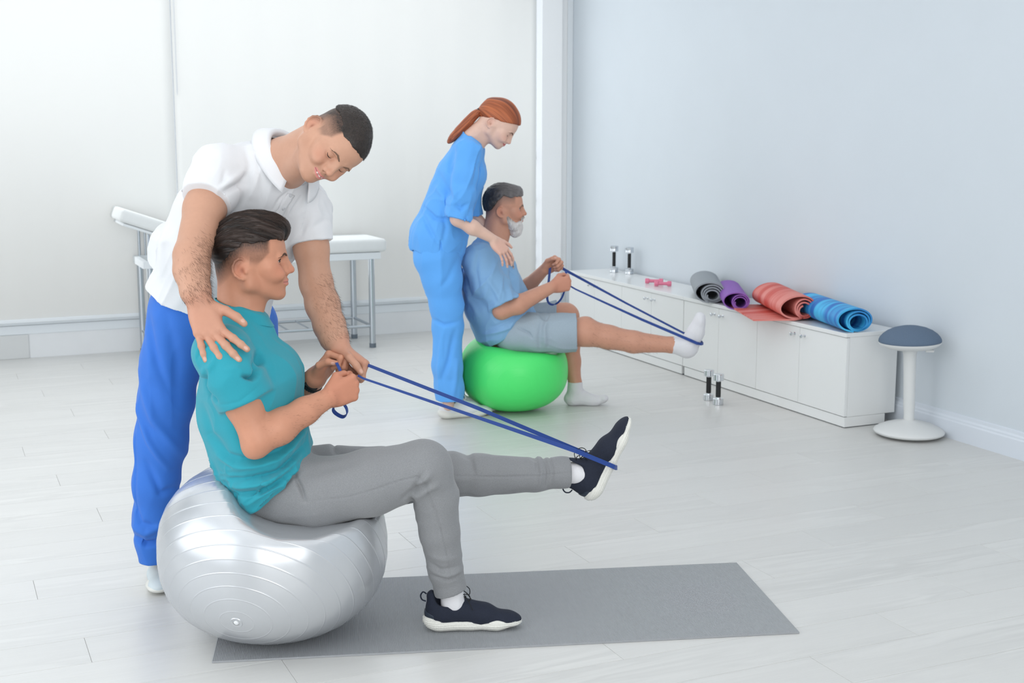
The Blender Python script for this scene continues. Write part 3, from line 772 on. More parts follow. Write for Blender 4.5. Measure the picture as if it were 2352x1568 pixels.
def build_head(F, H, fem=False, smile=0., closed=False, jaw=1., nose=1., beard=False):
    k = H.k
    def E(c, r, kk=.012, sub=False): F.ell(H.p(*c), np.array(r)*k, H.B, kk*k, sub)
    def Cc(a, b, ra, rb=None, kk=.006, sub=False, flat=None):
        F.cap(H.p(*a), H.p(*b), ra*k, (ra if rb is None else rb)*k, kk*k, sub, None if flat is None else (H.B@np.array(flat[0], float), flat[1]))
    E((-.004, 0, .034), (.0905, .0755, .086)); E((.034, 0, .028), (.066, .066, .072), .02)
    E((.040, 0, -.028), (.055, .0595, .062), .02); E((-.028, 0, -.010), (.058, .062, .055), .02)
    for sd in (1, -1):
        E((.056, .043*sd, -.016), (.024, .022, .020), .018)                       # cheekbone
        Cc((.004, .053*sd*jaw, -.060), (.070, .018*sd, -.091), .017, .015, .02)     # jaw line
        Cc((-.004, .060*sd, -.020), (.004, .053*sd*jaw, -.060), .016, .016, .02)
        Cc((.084, .040*sd, .0125), (.0935, .010*sd, .016), .0085 if not fem else .006, None, .012)   # brow ridge
    E((.045, 0, -.066), (.046, .040*jaw, .036), .02)
    E((.0805, 0, -.092), (.0165, .019, .0165), .014)                              # chin
    E((.074, 0, -.056), (.0265, .029, .026), .014)                                # muzzle
    for sd in (1, -1):
        E((.0965, .0325*sd, -.001), (.0160, .0175, .0105), .012, True)            # eye socket
        E((.070, .040*sd, -.036), (.028, .018, .020), .014)                       # cheek
    # nose
    Cc((.0985, 0, .006), (.1135*nose, 0, -.0255), .0064, .0080, .010, flat=((0, 1, 0), 1.05))
    Cc((.090, 0, .002), (.0965, 0, -.034), .0105, .0115, .008)
    for sd in (1, -1): Cc((.0925, .0085*sd, -.002), (.0985, .0100*sd, -.028), .0062, .0078, .010)
    E((.1125*nose, 0, -.0285), (.0098, .0098, .0085), .006)
    for sd in (1, -1):
        E((.1015, .0115*sd, -.0325), (.0095, .0066, .0070), .005)
        E((.1040, .0068*sd, -.0405), (.0055, .0034, .0040), .003, True)
    # lips
    up = smile*.004
    mz = [(.1005, 0, -.0552), (.0985, .007, -.0542), (.093, .015, -.0570), (.0835, .0245, -.0600+up)]
    ml = [(.0992, 0, -.0648), (.0965, .009, -.0645), (.0905, .017, -.0625+up*.6), (.0835, .0235, -.0603+up)]
    for sd in (1, -1):
        for pts, rr in ((mz, (.0046, .0050, .0042, .0022)), (ml, (.0058, .0056, .0044, .0022))):
            for i in range(3):
                a = (pts[i][0], pts[i][1]*sd, pts[i][2]); b_ = (pts[i+1][0], pts[i+1][1]*sd, pts[i+1][2]); Cc(a, b_, rr[i], rr[i+1], .004)
        Cc((.1065, 0, -.0598), (.0845, .025*sd, -.0603+up), .0013 if smile < .8 else .0024, .0012, .002, True)
    # eyelids
    for sd in (1, -1):
        E((.0725, .0320*sd, .0012), (.0142, .0150, .0132), .004)
        if not closed:
            Cc((.0890, .0235*sd, .0002), (.0835, .0425*sd, .0008), .0038, .0032, .002, True, ((1, 0, 0), 3.0))
            Cc((.0850, .021*sd, .0088), (.0800, .043*sd, .0082), .0022, .0018, .004)    # upper lid fold
        else:
            E((.0735, .0320*sd, .0005), (.0152, .0155, .0125), .004)
    # ears
    for sd in (1, -1):
        def Q(u, v, e=0.): return (u, sd*(.0690+.42*max(0, -u-.006)+e), v)
        o = [(-.0097, .0058), (-.0146, .0113), (-.0233, .0121), (-.033, .0049), (-.0390, -.0078), (-.0386, -.0214), (-.0325, -.0321), (-.0233, -.0399), (-.0146, -.0430), (-.0070, -.0415)]
        e1 = nrm(H.B@np.array([1., -.42*sd, 0])); e3 = H.B[:, 2]; e2 = np.cross(e3, e1)
        F.ell(H.p(*Q(-.0225, -.0145, -.0030)), np.array((.0185, .0042, .0270))*k, np.stack([e1, e2, e3], 1), .002*k); E((-.014, sd*.068, -.012), (.012, .006, .022), .006)
        for i in range(len(o)-1): Cc(Q(*o[i], .0015), Q(*o[i+1], .0015), .0033 if i < 6 else .0040, None, .0022)
        for a, b_ in (((-.018, .003), (-.029, -.006)), ((-.029, -.006), (-.030, -.018)), ((-.030, -.018), (-.022, -.030))): Cc(Q(*a, -.0005), Q(*b_, -.0005), .0025, None, .0025)
        E((-.0135, sd*.0715, -.0385), (.0075, .0045, .0075), .005)
        E((-.0165, sd*.0822, -.0185), (.0078, .0068, .0120), .004, True)
        E((-.0250, sd*.0862, .0010), (.0045, .0045, .0070), .004, True)
        E((-.0045, sd*.0745, -.0245), (.0040, .0045, .0055), .004)               # tragus
def fadefn(lo=.000, span=.056, back=1.0, cap=.058, burn=True):
    def fn(u, s, w):
        m = np.clip((w+back*np.clip(-u-.008, 0, .07)-lo)/span, 0, 1)**.8
        fb = np.minimum(cap, .024+.95*(w+.010)); m = m*.97*(1-sst(u, fb-.007, fb+.005))
        if burn: m = np.maximum(m, .50*sst(w, -.016, .012)*sst(u, .001, .008)*(1-sst(u, fb-.007, fb+.005)))
        return m
    return fn
def head_colour(H, v, skin, opts):
    q = H.inv(v); u, s, w = q[:, 0], np.abs(q[:, 1]), q[:, 2]
    col = np.tile(skin, (len(v), 1))
    n1 = noise(q*60, 3)*.5+noise(q*180, 4)*.5
    col = col*(1+.035*n1[:, None])
    def mix(c, m):
        nonlocal col; col = col*(1-m[:, None])+np.asarray(c)*m[:, None]
    def blob(c, r): return np.exp(-(((u-c[0])/r[0])**2+((s-c[1])/r[1])**2+((w-c[2])/r[2])**2))
    inh = (np.abs(u) < .14) & (w > -.13) & (w < .16) & (s < .1)
    red = skin*np.array([1.0, .72, .68])
    mix(red, .55*blob((.075, .045, -.025), (.03, .02, .022)))
    mix(red, .55*blob((.112, .0, -.030), (.014, .014, .012)))
    mix(red, .55*blob((-.025, .078, -.012), (.02, .012, .026)))
    mix(skin*np.array([.55, .38, .34]), .85*blob((-.0150, .074, -.0195), (.0058, .008, .0075)))
    # lips
    line = -.0600+opts.get('smile', 0)*.004*np.clip(s/.024, 0, 1)
    lipw = np.clip(1-(s/.0265)**2, 0, 1)
    lipm = ((u > .078) & (w < line+.0075*np.sqrt(lipw)+.0005) & (w > line-.0085*np.sqrt(lipw)) & (s < .026)).astype(float)
    mix(opts.get('lip', C3(196, 118, 112)), .75*lipm)
    mix(C3(80, 36, 34), .75*np.exp(-((w-line)/.0011)**2)*(u > .080)*(s < .0255))
    if opts.get('teeth'): mix(C3(232, 226, 220), .9*((np.abs(w-line+.0004) < .0013) & (s < .015) & (u > .085)))
    # under-eye and lid line
    mix(skin*np.array([.80, .68, .66]), .5*blob((.090, .030, -.010), (.014, .016, .005)))
    mix(skin*np.array([.55, .42, .40]), .7*np.exp(-((w-.0096)/.0010)**2)*np.exp(-((s-.031)/.011)**2)*(u > .07))
    # nostril
    mix(C3(70, 34, 30), .85*blob((.104, .0068, -.0398), (.0045, .0030, .0030)))
    if 'stubble' in opts:
        st = opts['stubble']
        m = sst(-w, .030, .055)*sst(u, -.005, .012)*(1-sst(w+.0, -.030, -.020))*(1-lipm)
        m = np.maximum(m, sst(u, .085, .092)*(w < -.043)*(w > -.052)*(s < .024)*.8)
        m *= (1-sst(-w, .112, .130))
        mix(skin*np.array(st[1]), st[0]*m*(.85+.3*n1))
    if 'fade' in opts:
        f = opts['fade']; m = f['fn'](u, s, w)*(.97+.13*noise(q*np.array([700, 700, 260]), 9)+.03*n1)
        mix(f['col'], np.clip(m, 0, 1))
    col[~inh] = (skin*(1+.035*n1[:, None]))[~inh]
    return np.clip(col, 0, 1)
def eyes(H, parent, iris=(70, 48, 34), look=(1, 0, -.05)):
    for sd in (1, -1):
        q = MB(); n = 24; prof = []
        c = H.p(.0728, .0320*sd, .0012); r = .0127*H.k; d = nrm(H.B@np.array(look, float)); R = basis(d, H.B[:, 2])
        vv, cc = [], []
        for i in range(n+1):
            th = PI*i/n
            for j in range(n):
                a = 2*PI*j/n; p = np.array([math.cos(th), math.sin(th)*math.cos(a), math.sin(th)*math.sin(a)]); vv.append(c+r*(1+.05*(th < .4))*(R@p))
                cc.append(C3(12, 10, 10) if th < .16 else C3(*iris) if th < .42 else C3(238, 232, 228))
        ff = [(i*n+j, i*n+(j+1) % n, (i+1)*n+(j+1) % n, (i+1)*n+j) for i in range(n) for j in range(n)]
        surf_obj('eye', np.array(vv), np.array(ff), M_eye, parent, np.array(cc))
def onface(F, H, t, w, u0=.135):
    """forward coordinate of the skin at sideways t, height w"""
    us = np.arange(u0, .03, -.0008); P_ = np.array([H.p(u, t, w) for u in us]); d = F.ev(P_); i = np.nonzero(d < 0)[0]
    return us[i[0]] if len(i) else .08
def brows(H, parent, col, thick=.0034, arch=0., F=None):
    m = mat('brow_%d_%d' % (col[0], col[1]), col, .8, noise=.25, nscale=900)
    for sd in (1, -1):
        pts = [(.0110, .0120), (.0195, .0150+arch*.5), (.029, .0188+arch), (.040, .0168+arch), (.0510, .0095)]
        tt = np.linspace(0, 4, 11); pts = [(np.interp(x, range(5), [p[0] for p in pts]), np.interp(x, range(5), [p[1] for p in pts])) for x in tt]
        P3 = [H.p(onface(F, H, t*sd, w)+.0008, t*sd*1.01, w) for t, w in pts]; G = Field(); n = len(pts)-1
        rr = [np.interp(x, range(5), [thick*.40, thick*.98, thick*.95, thick*.70, thick*.28]) for x in tt]
        for i in range(n): G.cap(P3[i], P3[i+1], rr[i]*H.k, rr[i+1]*H.k, .002, flat=(H.B@np.array([1., .9*sd*(i/10.), 0]), .50))
        v, Q = surf(G, .0010); v = v+normals(v, Q)*(noise((v-H.c)@H.B*np.array([500, 900, 500]), 2)*.0007)[:, None]
        surf_obj('eyebrow', v, Q, m, parent)
def lashes(H, parent, closed, F=None):
    for sd in (1, -1):
        if closed: P_ = [(.0205, -.0046), (.026, -.0072), (.032, -.0084), (.038, -.0072), (.0440, -.0030)]
        else: P_ = [(.0200, .0012), (.0255, .0042), (.032, .0052), (.038, .0044), (.0450, .0008)]
        pts = []
        for i, (t, w) in enumerate(P_):
            if closed: u = onface(F, H, t*sd, w)+.0003
            else: u = .0728+math.sqrt(max(1e-6, .0142**2-(t-.032)**2-(w-.0012)**2))+.0002
            pts.append(H.p(u, t*sd, w))
        pts = np.array(pts); tt = np.linspace(0, 4, 17); pp = [np.array([np.interp(x, range(5), pts[:, k]) for k in range(3)]) for x in tt]
        q = MB(); q.tube(pp, [(.0004+.0008*math.sin(PI*t/4)+.0004*t/4)*H.k for t in tt], 6); attach(q.build('eyelashes', M_lash, None, True), parent)

FING = [(.0300, .092, .0095, (.044, .026, .021)), (.0098, .096, .0098, (.049, .030, .022)), (-.0110, .091, .0093, (.045, .028, .022)), (-.0300, .082, .0082, (.035, .021, .019))]
def hand(F, wrist, d, n, right, curls, spread=(6, 2, -3, -9), thumb=None, sc=1., nails=None, fat=1.):
    """palm and five fingers; d wrist->knuckles, n palm normal, curls = three joint angles (deg) per finger"""
    d = nrm(d); n = nrm(n-d*(np.array(n)@d)); t = np.cross(d, n)*(1 if right else -1)
    W = np.array(wrist, float); P = lambda a, b_, c: W+sc*(a*d+b_*t+c*n)
    for (off, ln, r, seg) in FING:                                              # metacarpals
        F.cap(P(.010, off*.55, .0), P(ln-.004, off, 0), .0125*sc*fat, .0118*sc*fat, .016*sc, flat=(n, 1.05))
    F.ell(P(.050, 0, .004), (.046*sc, .034*sc, .0145*sc*fat), np.stack([d, t, n], 1), .014*sc)
    F.ell(P(.036, .024, .008), (.030*sc, .0145*sc, .0155*sc*fat), np.stack([nrm(d+.35*t), nrm(t-.35*d), n], 1), .014*sc)   # thenar
    F.ell(P(.036, -.026, .006), (.030*sc, .0125*sc, .0140*sc*fat), np.stack([d, t, n], 1), .014*sc)
    for i, (off, ln, r, seg) in enumerate(FING):
        sp = math.radians(spread[i]); dd = nrm(d*math.cos(sp)+t*math.sin(sp)); a = 0; p = P(ln, off, 0); r = r*fat
        rr = [r*1.08, r*1.0, r*.92, r*.80]
        F.ell(p-n*.0015*sc, r*1.12*sc, None, .006*sc)
        for j in range(3):
            a += math.radians(curls[i][j]); e = dd*math.cos(a)+n*math.sin(a); q = p+e*seg[j]*sc
            F.cap(p, q, rr[j]*sc, rr[j+1]*sc, .0035*sc)
            if j < 2: F.ell(q, rr[j+1]*1.06*sc, None, .003*sc)
            if j == 2 and nails is not None:
                dors = nrm(dd*math.sin(a)-n*math.cos(a)); nails.append((q-e*.004*sc+dors*r*.80*sc, e, dors, .0058*sc))
            p = q
    th = thumb or [(.72, .62, .25), (.86, .34, .30), (.94, .10, .25)]
    p = P(.016, .026, .006)
    for j, (dirn, L, ra, rb) in enumerate(zip(th, (.043, .034, .027), (.0135, .0118, .0112), (.0115, .0108, .0085))):
        e = nrm(dirn[0]*d+dirn[1]*t+dirn[2]*n); q = p+e*L*sc; F.cap(p, q, ra*sc*fat, rb*sc*fat, .010*sc if j == 0 else .004*sc); 
        if j == 2 and nails is not None:
            dors = nrm(t-e*(t@e)) if abs(e@t) < .8 else -n
            if len(dirn) > 3: dors = nrm(dirn[3][0]*d+dirn[3][1]*t+dirn[3][2]*n)
            nails.append((q-e*.005*sc+dors*rb*.85*sc*fat, e, dors, .0068*sc))
        p = q
def paint_hand(v, col, skin, W, R, nails):
    dd = np.linalg.norm(v-W, axis=1); m = 1-sst(dd, R*.6, R)
    m = m*.35; red = skin*np.array([1.0, .74, .72]); col = col*(1-m[:, None])+red*m[:, None]
    for c, e, dn, r in nails:
        w = v-c; a = w@e; b_ = w@dn; s2 = np.sqrt(np.maximum((w**2).sum(1)-a*a-b_*b_, 0))
        q = ((a/(r*1.15))**2+(s2/(r*.82))**2+(b_/(r*.8))**2); mm = (1-sst(q, .75, 1.05))*.42
        col = col*(1-mm[:, None])+C3(236, 196, 186)*mm[:, None]
    return col
def body_mesh(F, fine, hc=.0085):
    parts = []
    for lo, hi, h in fine: parts.append(surf(F, h, lo=np.array(lo), hi=np.array(hi)))
    def keep(v):
        k = np.ones(len(v), bool)
        for lo, hi, h in fine: k &= ~((v > np.array(lo)+.012).all(1) & (v < np.array(hi)-.012).all(1))
        return k
    parts.append(surf(F, hc, keep=keep)); return join(parts)
def bbox(pts, pad): P_ = np.array(pts); return P_.min(0)-pad, P_.max(0)+pad

def strands(name, parent, m, roots, dirs, length, fcol, lift=.0015, rad=.00035, proj=None, nseg=6, bend=None):
    """thin hair tubes following a direction field; one mesh of stuff"""
    vv, ff, cc = [], [], []
    for i, r in enumerate(roots):
        p = np.array(r, float); pts = [p]; L = length(i)
        for s in range(nseg):
            d = dirs(p, i, s/nseg); p = p+d*L/nseg
            if proj is not None: p = proj(p, s/nseg, i)
            pts.append(p)
        b0 = len(vv); col = fcol(i)
        for j, q in enumerate(pts):
            t = nrm(pts[min(j+1, nseg)]-pts[max(j-1, 0)]); a = nrm(np.cross(t, [.3, .2, .93])); b_ = np.cross(t, a); rr = rad*(1-.85*(j/nseg)**2)
            for k in range(3):
                an = 2*PI*k/3; vv.append(q+rr*(a*math.cos(an)+b_*math.sin(an))); cc.append(col)
        for j in range(nseg):
            for k in range(3): ff.append((b0+j*3+k, b0+j*3+(k+1) % 3, b0+j*3+3+(k+1) % 3, b0+j*3+3+k))
    if not vv: return None
    o = surf_obj(name, np.array(vv), np.array(ff), m, parent, np.array(cc)); tag(o, kind='stuff'); return o
def arm_hair(parent, v, Q, region, down, col, n, L=.016, lift=.35, rad=.00022, seed=5):
    """short hairs growing out of the skin where region(v) allows"""
    r = np.random.default_rng(seed); nn = normals(v, Q); w = region(v); idx = np.nonzero(w > 0)[0]
    if not len(idx): return
    p = w[idx]/w[idx].sum(); ch = r.choice(idx, n, p=p)
    jit = r.normal(0, .25, (n, 3))
    def dirs(q, i, t): return nrm(np.array(down(v[ch[i]]))+jit[i]+nn[ch[i]]*(lift-.3*t))
    ls = L*r.uniform(.5, 1.2, n)
    strands('arm_hair', parent, M_hair, v[ch]-nn[ch]*.0005, dirs, lambda i: ls[i], lambda i: col*(.8+.4*((i*37) % 10)/10), nseg=3, rad=rad)
def wrinkle(v, Q, amp, sc, ax=None, st=.35, seed=1, mask=None):
    """soft cloth wrinkles: ridged noise stretched along ax (unit vector)"""
    n = normals(v, Q); P_ = v.copy()
    if ax is not None: a = nrm(ax); P_ = P_-np.outer(P_@a, a)*(1-st)
    w = noise(P_*sc*.6, seed+7)[:, None]*.5
    q = noise(P_*sc+w, seed); q2 = noise(P_*sc*2.1+w*2, seed+1)
    d = (1-np.abs(q)*2)**3*.75+(1-np.abs(q2)*2)**2*.35-.35
    d = d*amp
    if mask is not None: d = d*mask
    return v+n*d[:, None]

# ------------------------------------------------------------------ shoes and socks
M_sole = mat('white_sole', (226, 226, 220), .6)
def shoe(parent, heel, f, up, L, m_up, m_sole, lace, side=1, h=.0022, name='shoe', tab=True, laces=True, panel=None):
    B = basis(f, up); k = L/.285; O = np.array(heel, float)
    P = lambda x, y, z: O+k*(B@np.array([x, y*side, z], float))
    def ground(Pt): return -((Pt-O)@B[:, 2])
    F = Field()
    F.ell(P(.046, 0, .052), np.array([.044, .036, .046])*k, B, .02); F.cap(P(.055, 0, .048), P(.175, .004, .040), .036*k, .033*k, .02, flat=(B[:, 2], .95))
    F.cap(P(.085, 0, .072), P(.165, .003, .048), .029*k, .024*k, .02); F.cap(P(.165, .003, .036), P(.232, .006, .026), .038*k, .027*k, .02, flat=(B[:, 2], .80))
    F.ell(P(.240, .004, .024), np.array([.042, .034, .022])*k, B, .02)
    F.cap(P(.030, 0, .075), P(.024, 0, .100), .024*k, .018*k, .012)           # heel counter
    F.cap(P(.095, 0, .090), P(.088, 0, .128), .024*k, .016*k, .012, flat=(B[:, 0], .45))           # tongue
    F.cap(P(.060, 0, .085), P(.056, 0, .18), .0285*k, .029*k, .008, sub=True, flat=(B[:, 0], 1.12))
    F.box(P(.14, 0, -.02), np.array([.2, .1, .034])*k, .002, B, .004, sub=True)
    v, Q = surf(F, h); o = surf_obj(name+'_upper', v, Q, m_up, parent)
    G = Field()
    G.cap(P(.046, 0, .020), P(.13, .003, .018), .042*k, .035*k, .012, flat=(B[:, 2], .58)); G.cap(P(.13, .003, .018), P(.205, .006, .017), .035*k, .045*k, .02, flat=(B[:, 2], .52))
    G.cap(P(.205, .006, .017), P(.245, .004, .021), .044*k, .037*k, .012, flat=(B[:, 2], .42)); G.ell(P(.033, 0, .030), np.array([.039, .038, .024])*k, B, .012)
    for q in G.p: q['clip'] = [ground]
    v, Q = surf(G, h*.8); w = ((v-O)@B)/k
    if name == 'sneaker':
        side_m = (np.abs(normals(v, Q)@B[:, 2]) < .75)
        pat = np.cos(w[:, 0]*2*PI/.0085+w[:, 2]*2*PI/.012)*np.cos(w[:, 0]*2*PI/.0085-w[:, 2]*2*PI/.012)
        v = v+normals(v, Q)*(side_m*.0018*pat)[:, None]
    surf_obj(name+'_sole', v, Q, m_sole, o)
    if panel is not None:
        H_ = Field(); H_.ell(P(.044, 0, .050), np.array([.0455, .0375, .044])*k, B, .01, clip=[(P(.0, 0, .062), B@nrm([.35, 0, .9])), (P(.075, 0, 0), B@nrm([1, 0, .25])), (P(0, 0, .030), B@np.array([0, 0, -1.]))])
        v, Q = surf(H_, h, uncap=True); surf_obj('heel_panel', v, Q, panel, o, thick=.001)
    if laces:
        q = MB()
        for i in range(5):
            x = .098+i*.0155; z = .104-i*.0090; w_ = .017
            q.tube([P(x-.004, -w_-.004, z-.017), P(x, -w_*.7, z-.003), P(x+.003, 0, z+.001), P(x+.006, w_*.7, z-.003), P(x+.004, w_+.004, z-.017)], .0017*k, 6)
        x, z = .100, .103
        for sg in (-1, 1):
            q.tube(smooth_path([P(x, 0, z), P(x-.002, .010*sg, z+.014), P(x+.012, .024*sg, z+.020), P(x+.030, .030*sg, z+.006), P(x+.030, .026*sg, z-.010), P(x+.016, .012*sg, z-.004), P(x+.002, 0, z)]), .0013*k, 6)
            q.tube(smooth_path([P(x, 0, z), P(x+.014, .014*sg, z+.004), P(x+.028, .026*sg, z-.014), P(x+.040, .034*sg, z-.036)]), .0012*k, 6)
        q.tube([P(x-.004, -.004, z), P(x, 0, z+.005), P(x+.004, .004, z)], .003*k, 8)
        attach(q.build('laces', lace, None, True), o)
    if tab:
        q = MB(); q.tube(smooth_path([P(.006, 0, .106), P(-.004, 0, .112), P(-.011, 0, .101), P(-.007, 0, .089), P(.004, 0, .084)]), .0022*k, 8); attach(q.build('heel_loop', m_up, None, True), o)
    return o
# ================================================================== seated man in teal (nearest)
A = Frame((1.441, 3.57, 0), -16)
a_ = A.at
def R_(px, P): return px*mpp(P)
def A_person():
    skin = C3(200, 142, 115)
    per = empty('person', A.at(632, 1105)*V(1, 1, 0), 'young dark-haired man in teal T-shirt and grey joggers sitting on the silver ball', 'person')
    hb = basis(A.f*1+A.l*.03, A.u); H = Head(a_(570.3, 597.5, 0), hb, 1.055)
    # ---------------- skin
    F = Field(); nails = []
    build_head(F, H, smile=.35)
    nb = a_(546, 738, 0); F.cap(H.p(-.030, 0, -.045), nb, .0560, .0600, .022, flat=(A.l, .98)); F.cap(H.p(.010, 0, -.085), a_(566, 728, 0), .040, .046, .02, flat=(A.l, 1.1))
    F.cap(H.p(.022, 0, -.096), a_(572, 712, 0), .022, .030, .02)
    # trunk and legs (under the clothes)
    F.cap(a_(520, 812, -.13), a_(528, 806, .13), .060, None, .03)
    F.cap(a_(550, 780, 0), a_(575, 880, 0), .085, .105, .03, flat=(A.l, 1.5)); F.cap(a_(575, 880, 0), a_(600, 1020, 0), .105, .095, .03, flat=(A.l, 1.45))
    F.cap(a_(600, 1020, 0), a_(650, 1110, 0), .095, .100, .03, flat=(A.l, 1.5))
    for pts, la, rs in (([(655, 1125), (850, 1106), (980, 1080), (1008, 1210), (1036, 1385)], (-.09, -.115, -.115, -.095, -.08), (.08, .07, .050, .042, .022)),
                        ([(655, 1110), (860, 1096), (1040, 1089), (1180, 1090), (1322, 1084)], (.09, .11, .12, .11, .10), (.08, .066, .046, .040, .022))):
        F.chain([a_(*p, l) for p, l in zip(pts, la)], rs, .02)
    # right arm (near)
    sh, el, wr = a_(515, 815, -.175), a_(592, 1008, -.215), a_(752, 914, -.115)
    F.cap(sh, a_(560, 925, -.20), .056, .0525, .02); F.cap(a_(560, 925, -.20), el, .0520, .0425, .02)
    F.cap(el, a_(640, 980, -.19), .0430, .0485, .02); F.cap(a_(640, 980, -.19), a_(700, 944, -.15), .0480, .0370, .02); F.cap(a_(700, 944, -.15), wr, .0370, .0285, .02, flat=(A.l, .85))
    F.ell(a_(582, 1034, -.215), .020, None, .035)
    d1 = a_(812, 889, -.075)-wr
    hand(F, wr+nrm(d1)*.004, d1, A.l*.93-A.f*.25, True, [(72, 95, 45), (80, 95, 50), (84, 92, 50), (86, 88, 50)], (3, 1, -2, -5), [(.80, .50, .30), (.92, -.20, .36), (.84, -.42, .40, (.1, .9, -.4))], .96, nails)
    # left arm (far)
    shl, ell_, wl = a_(535, 800, .175), a_(622, 985, .23), a_(724, 868, .06)
    F.chain([shl, a_(585, 900, .21), ell_], (.056, .050, .042), .02); F.chain([ell_, a_(662, 935, .17), wl], (.043, .0430, .0290), .02)
    d2 = nrm(.62*A.f+.76*A.u-.10*A.l)
    F.cap(wl, wl+d2*.02, .0280, .0255, .02)
    hand(F, wl+d2*.004, d2, nrm(.66*A.f-.48*A.u-.56*A.l), False, [(66, 90, 50), (66, 88, 48), (64, 88, 48), (66, 84, 48)], (3, 1, -2, -5), [(.76, .62, .10), (.84, .10, .50), (.52, -.12, .82, (-.3, .85, .2))], .93, nails)
    hlo, hhi = H.box(nb)
    rlo, rhi = bbox([a_(545, 930, -.22), el, wr, a_(838, 880, -.05), a_(780, 850, -.1)], .052); rhi[2] = max(rhi[2], a_(545, 905, -.2)[2])
    llo, lhi = bbox([a_(690, 880, .08), wl, a_(830, 820, .05)], .05)
    v, Q = body_mesh(F, [(hlo, hhi, .0017), (rlo, rhi, .0023), (llo, lhi, .0021)])
    col = head_colour(H, v, skin, dict(smile=.35, stubble=(.42, (.80, .74, .70)), lip=C3(204, 128, 118),
        fade=dict(col=C3(40, 32, 28), fn=fadefn())))
    near = (v-A.o)@A.l < 0
    col = paint_hand(v, col, skin, a_(795, 885, -.08), .10, nails)
    q = H.inv(v)
    body = surf_obj('body', v, Q, M_skin, per, col)
    eyes(H, per, look=(1, -.42, -.04)); brows(H, per, (82, 60, 48), .0029, F=F); lashes(H, per, False, F)
    dwn = nrm(wr-el)
    reg = lambda P: np.where((np.abs((P-el)@dwn-.13) < .12) & (np.linalg.norm(P-el-np.outer((P-el)@dwn, dwn), axis=1) < .055), 1., 0.)*((P-A.o)@A.l < -.05)
    arm_hair(per, v, Q, reg, lambda p: dwn+V(0, 0, -.5), C3(96, 64, 48), 1300, .0085, .15, .00014)
    # ---------------- hair: swept back quiff
    G = Field()
    def E(c, r, kk=.012, sub=False, clip=None): G.ell(H.p(*c), np.array(r)*H.k, H.B, kk*H.k, sub, clip)
    E((.001, 0, .050), (.0970, .0795, .0780)); E((.008, 0, .074), (.074, .066, .058), .02); E((.035, .004, .084), (.062, .060, .038), .02); E((.066, .004, .085), (.042, .054, .029), .02)
    E((-.054, 0, .030), (.0450, .062, .060), .02); E((.086, .004, .083), (.021, .044, .020), .015)
    def hclip(P):
        q = H.inv(P); u, s, w = q[:, 0], np.abs(q[:, 1]), q[:, 2]
        g = .056-.030*sst(-u, .00, .055)-.040*sst(-u, .045, .085)+.008*sst(u, .02, .09)+.0035*noise(np.stack([u*90, s*40, w*0], 1), 3)
        return (g-w)*.8
    for q in G.p: q['clip'] = [hclip]
    v, Q = surf(G, .0017, relax=1); n = normals(v, Q); q = H.inv(v); u, s, w = q[:, 0], q[:, 1], q[:, 2]
    phi = np.arctan2(s, w-.02)
    g = noise(np.stack([phi*9+1.5*np.sin(u*26), u*13+phi*.6, phi*0], 1), 5)*.0052+noise(np.stack([phi*26+2.0*np.sin(u*30+phi), u*22, phi*0+3], 1), 6)*.0018+noise(np.stack([phi*60+2*np.sin(u*40), u*30, phi*0], 1), 8)*.0007
    v = v+n*(g*sst(w, .0, .05)*.9+.0002)[:, None]
    t_ = np.clip(.5+g/.005+.25*noise(np.stack([phi*80+2*np.sin(u*40), u*25, phi*0], 1), 11), 0, 1)[:, None]
    colh = C3(22, 17, 16)*(1-t_)+C3(62, 49, 44)*t_  # clump highlights and groove shade painted into the hair colour
    surf_obj('hair', v, Q, M_hair, per, colh)
    r = np.random.default_rng(3); up = (n@H.B[:, 2] > -.3) & (w > .045); idx = np.nonzero(up)[0]; ch = r.choice(idx, 2200)
    def dirs(p, i, t):
        q = H.inv(p[None])[0]; d = np.array([-1., .10*math.sin(i), .55*sst(q[0], .05, .1)-.15*sst(-q[0], .02, .08)*4]); return nrm(H.B@d+.10*np.array([math.sin(i*1.7), math.cos(i*2.3), math.sin(i*3.1)]))
    from mathutils.kdtree import KDTree
    kd = KDTree(len(v)); [kd.insert(x, i) for i, x in enumerate(v)]; kd.balance()
    def proj(p, t, i): co, j, _ = kd.find(p); return v[j]+n[j]*(.0010+.0018*math.sin(PI*t)*((i*7) % 5)/4)
    strands('hair_strands', per, M_hair, v[ch]+n[ch]*.0006, dirs, lambda i: .035+.02*((i*13) % 7)/7, lambda i: lerp(C3(28, 21, 19), C3(76, 61, 54), ((i*29) % 11)/10.), proj=proj, nseg=6, rad=.00034)
    # ---------------- T-shirt
    S = Field(); M_t = mat('teal_jersey', (36, 152, 170), .85, noise=.03, nscale=500, bump=.12, bscale=900, sheen=.15)
    def cutpl(p1, p2, inside, lat=0.):
        P1, P2 = a_(*p1, lat), a_(*p2, lat); n = nrm(np.cross(P2-P1, A.l)); I = a_(*inside, lat)
        if (I-P1)@n > 0: n = -n
        return (P1, n)
    neckcut = cutpl((494, 684), (591, 719), (545, 800)); hem = cutpl((548, 1169), (714, 1012), (560, 900))
    def neckcaps(G, g, clip):
        G.cap(H.p(-.030, 0, -.045), nb, .0560+g, .0600+g, .022, flat=(A.l, .98), clip=clip); G.cap(nb, a_(550, 775, 0), .0600+g, .068+g, .022, clip=clip)
        G.cap(H.p(.010, 0, -.085), a_(566, 728, 0), .040+g, .046+g, .02, flat=(A.l, 1.1), clip=clip); G.cap(a_(566, 728, 0), a_(577, 768, 0), .048+g, .066+g, .02, flat=(A.l, 1.15), clip=clip)
        G.cap(H.p(.022, 0, -.096), a_(572, 712, 0), .022+g, .030+g, .02, clip=clip)
    neckcaps(S, .0040, [neckcut])
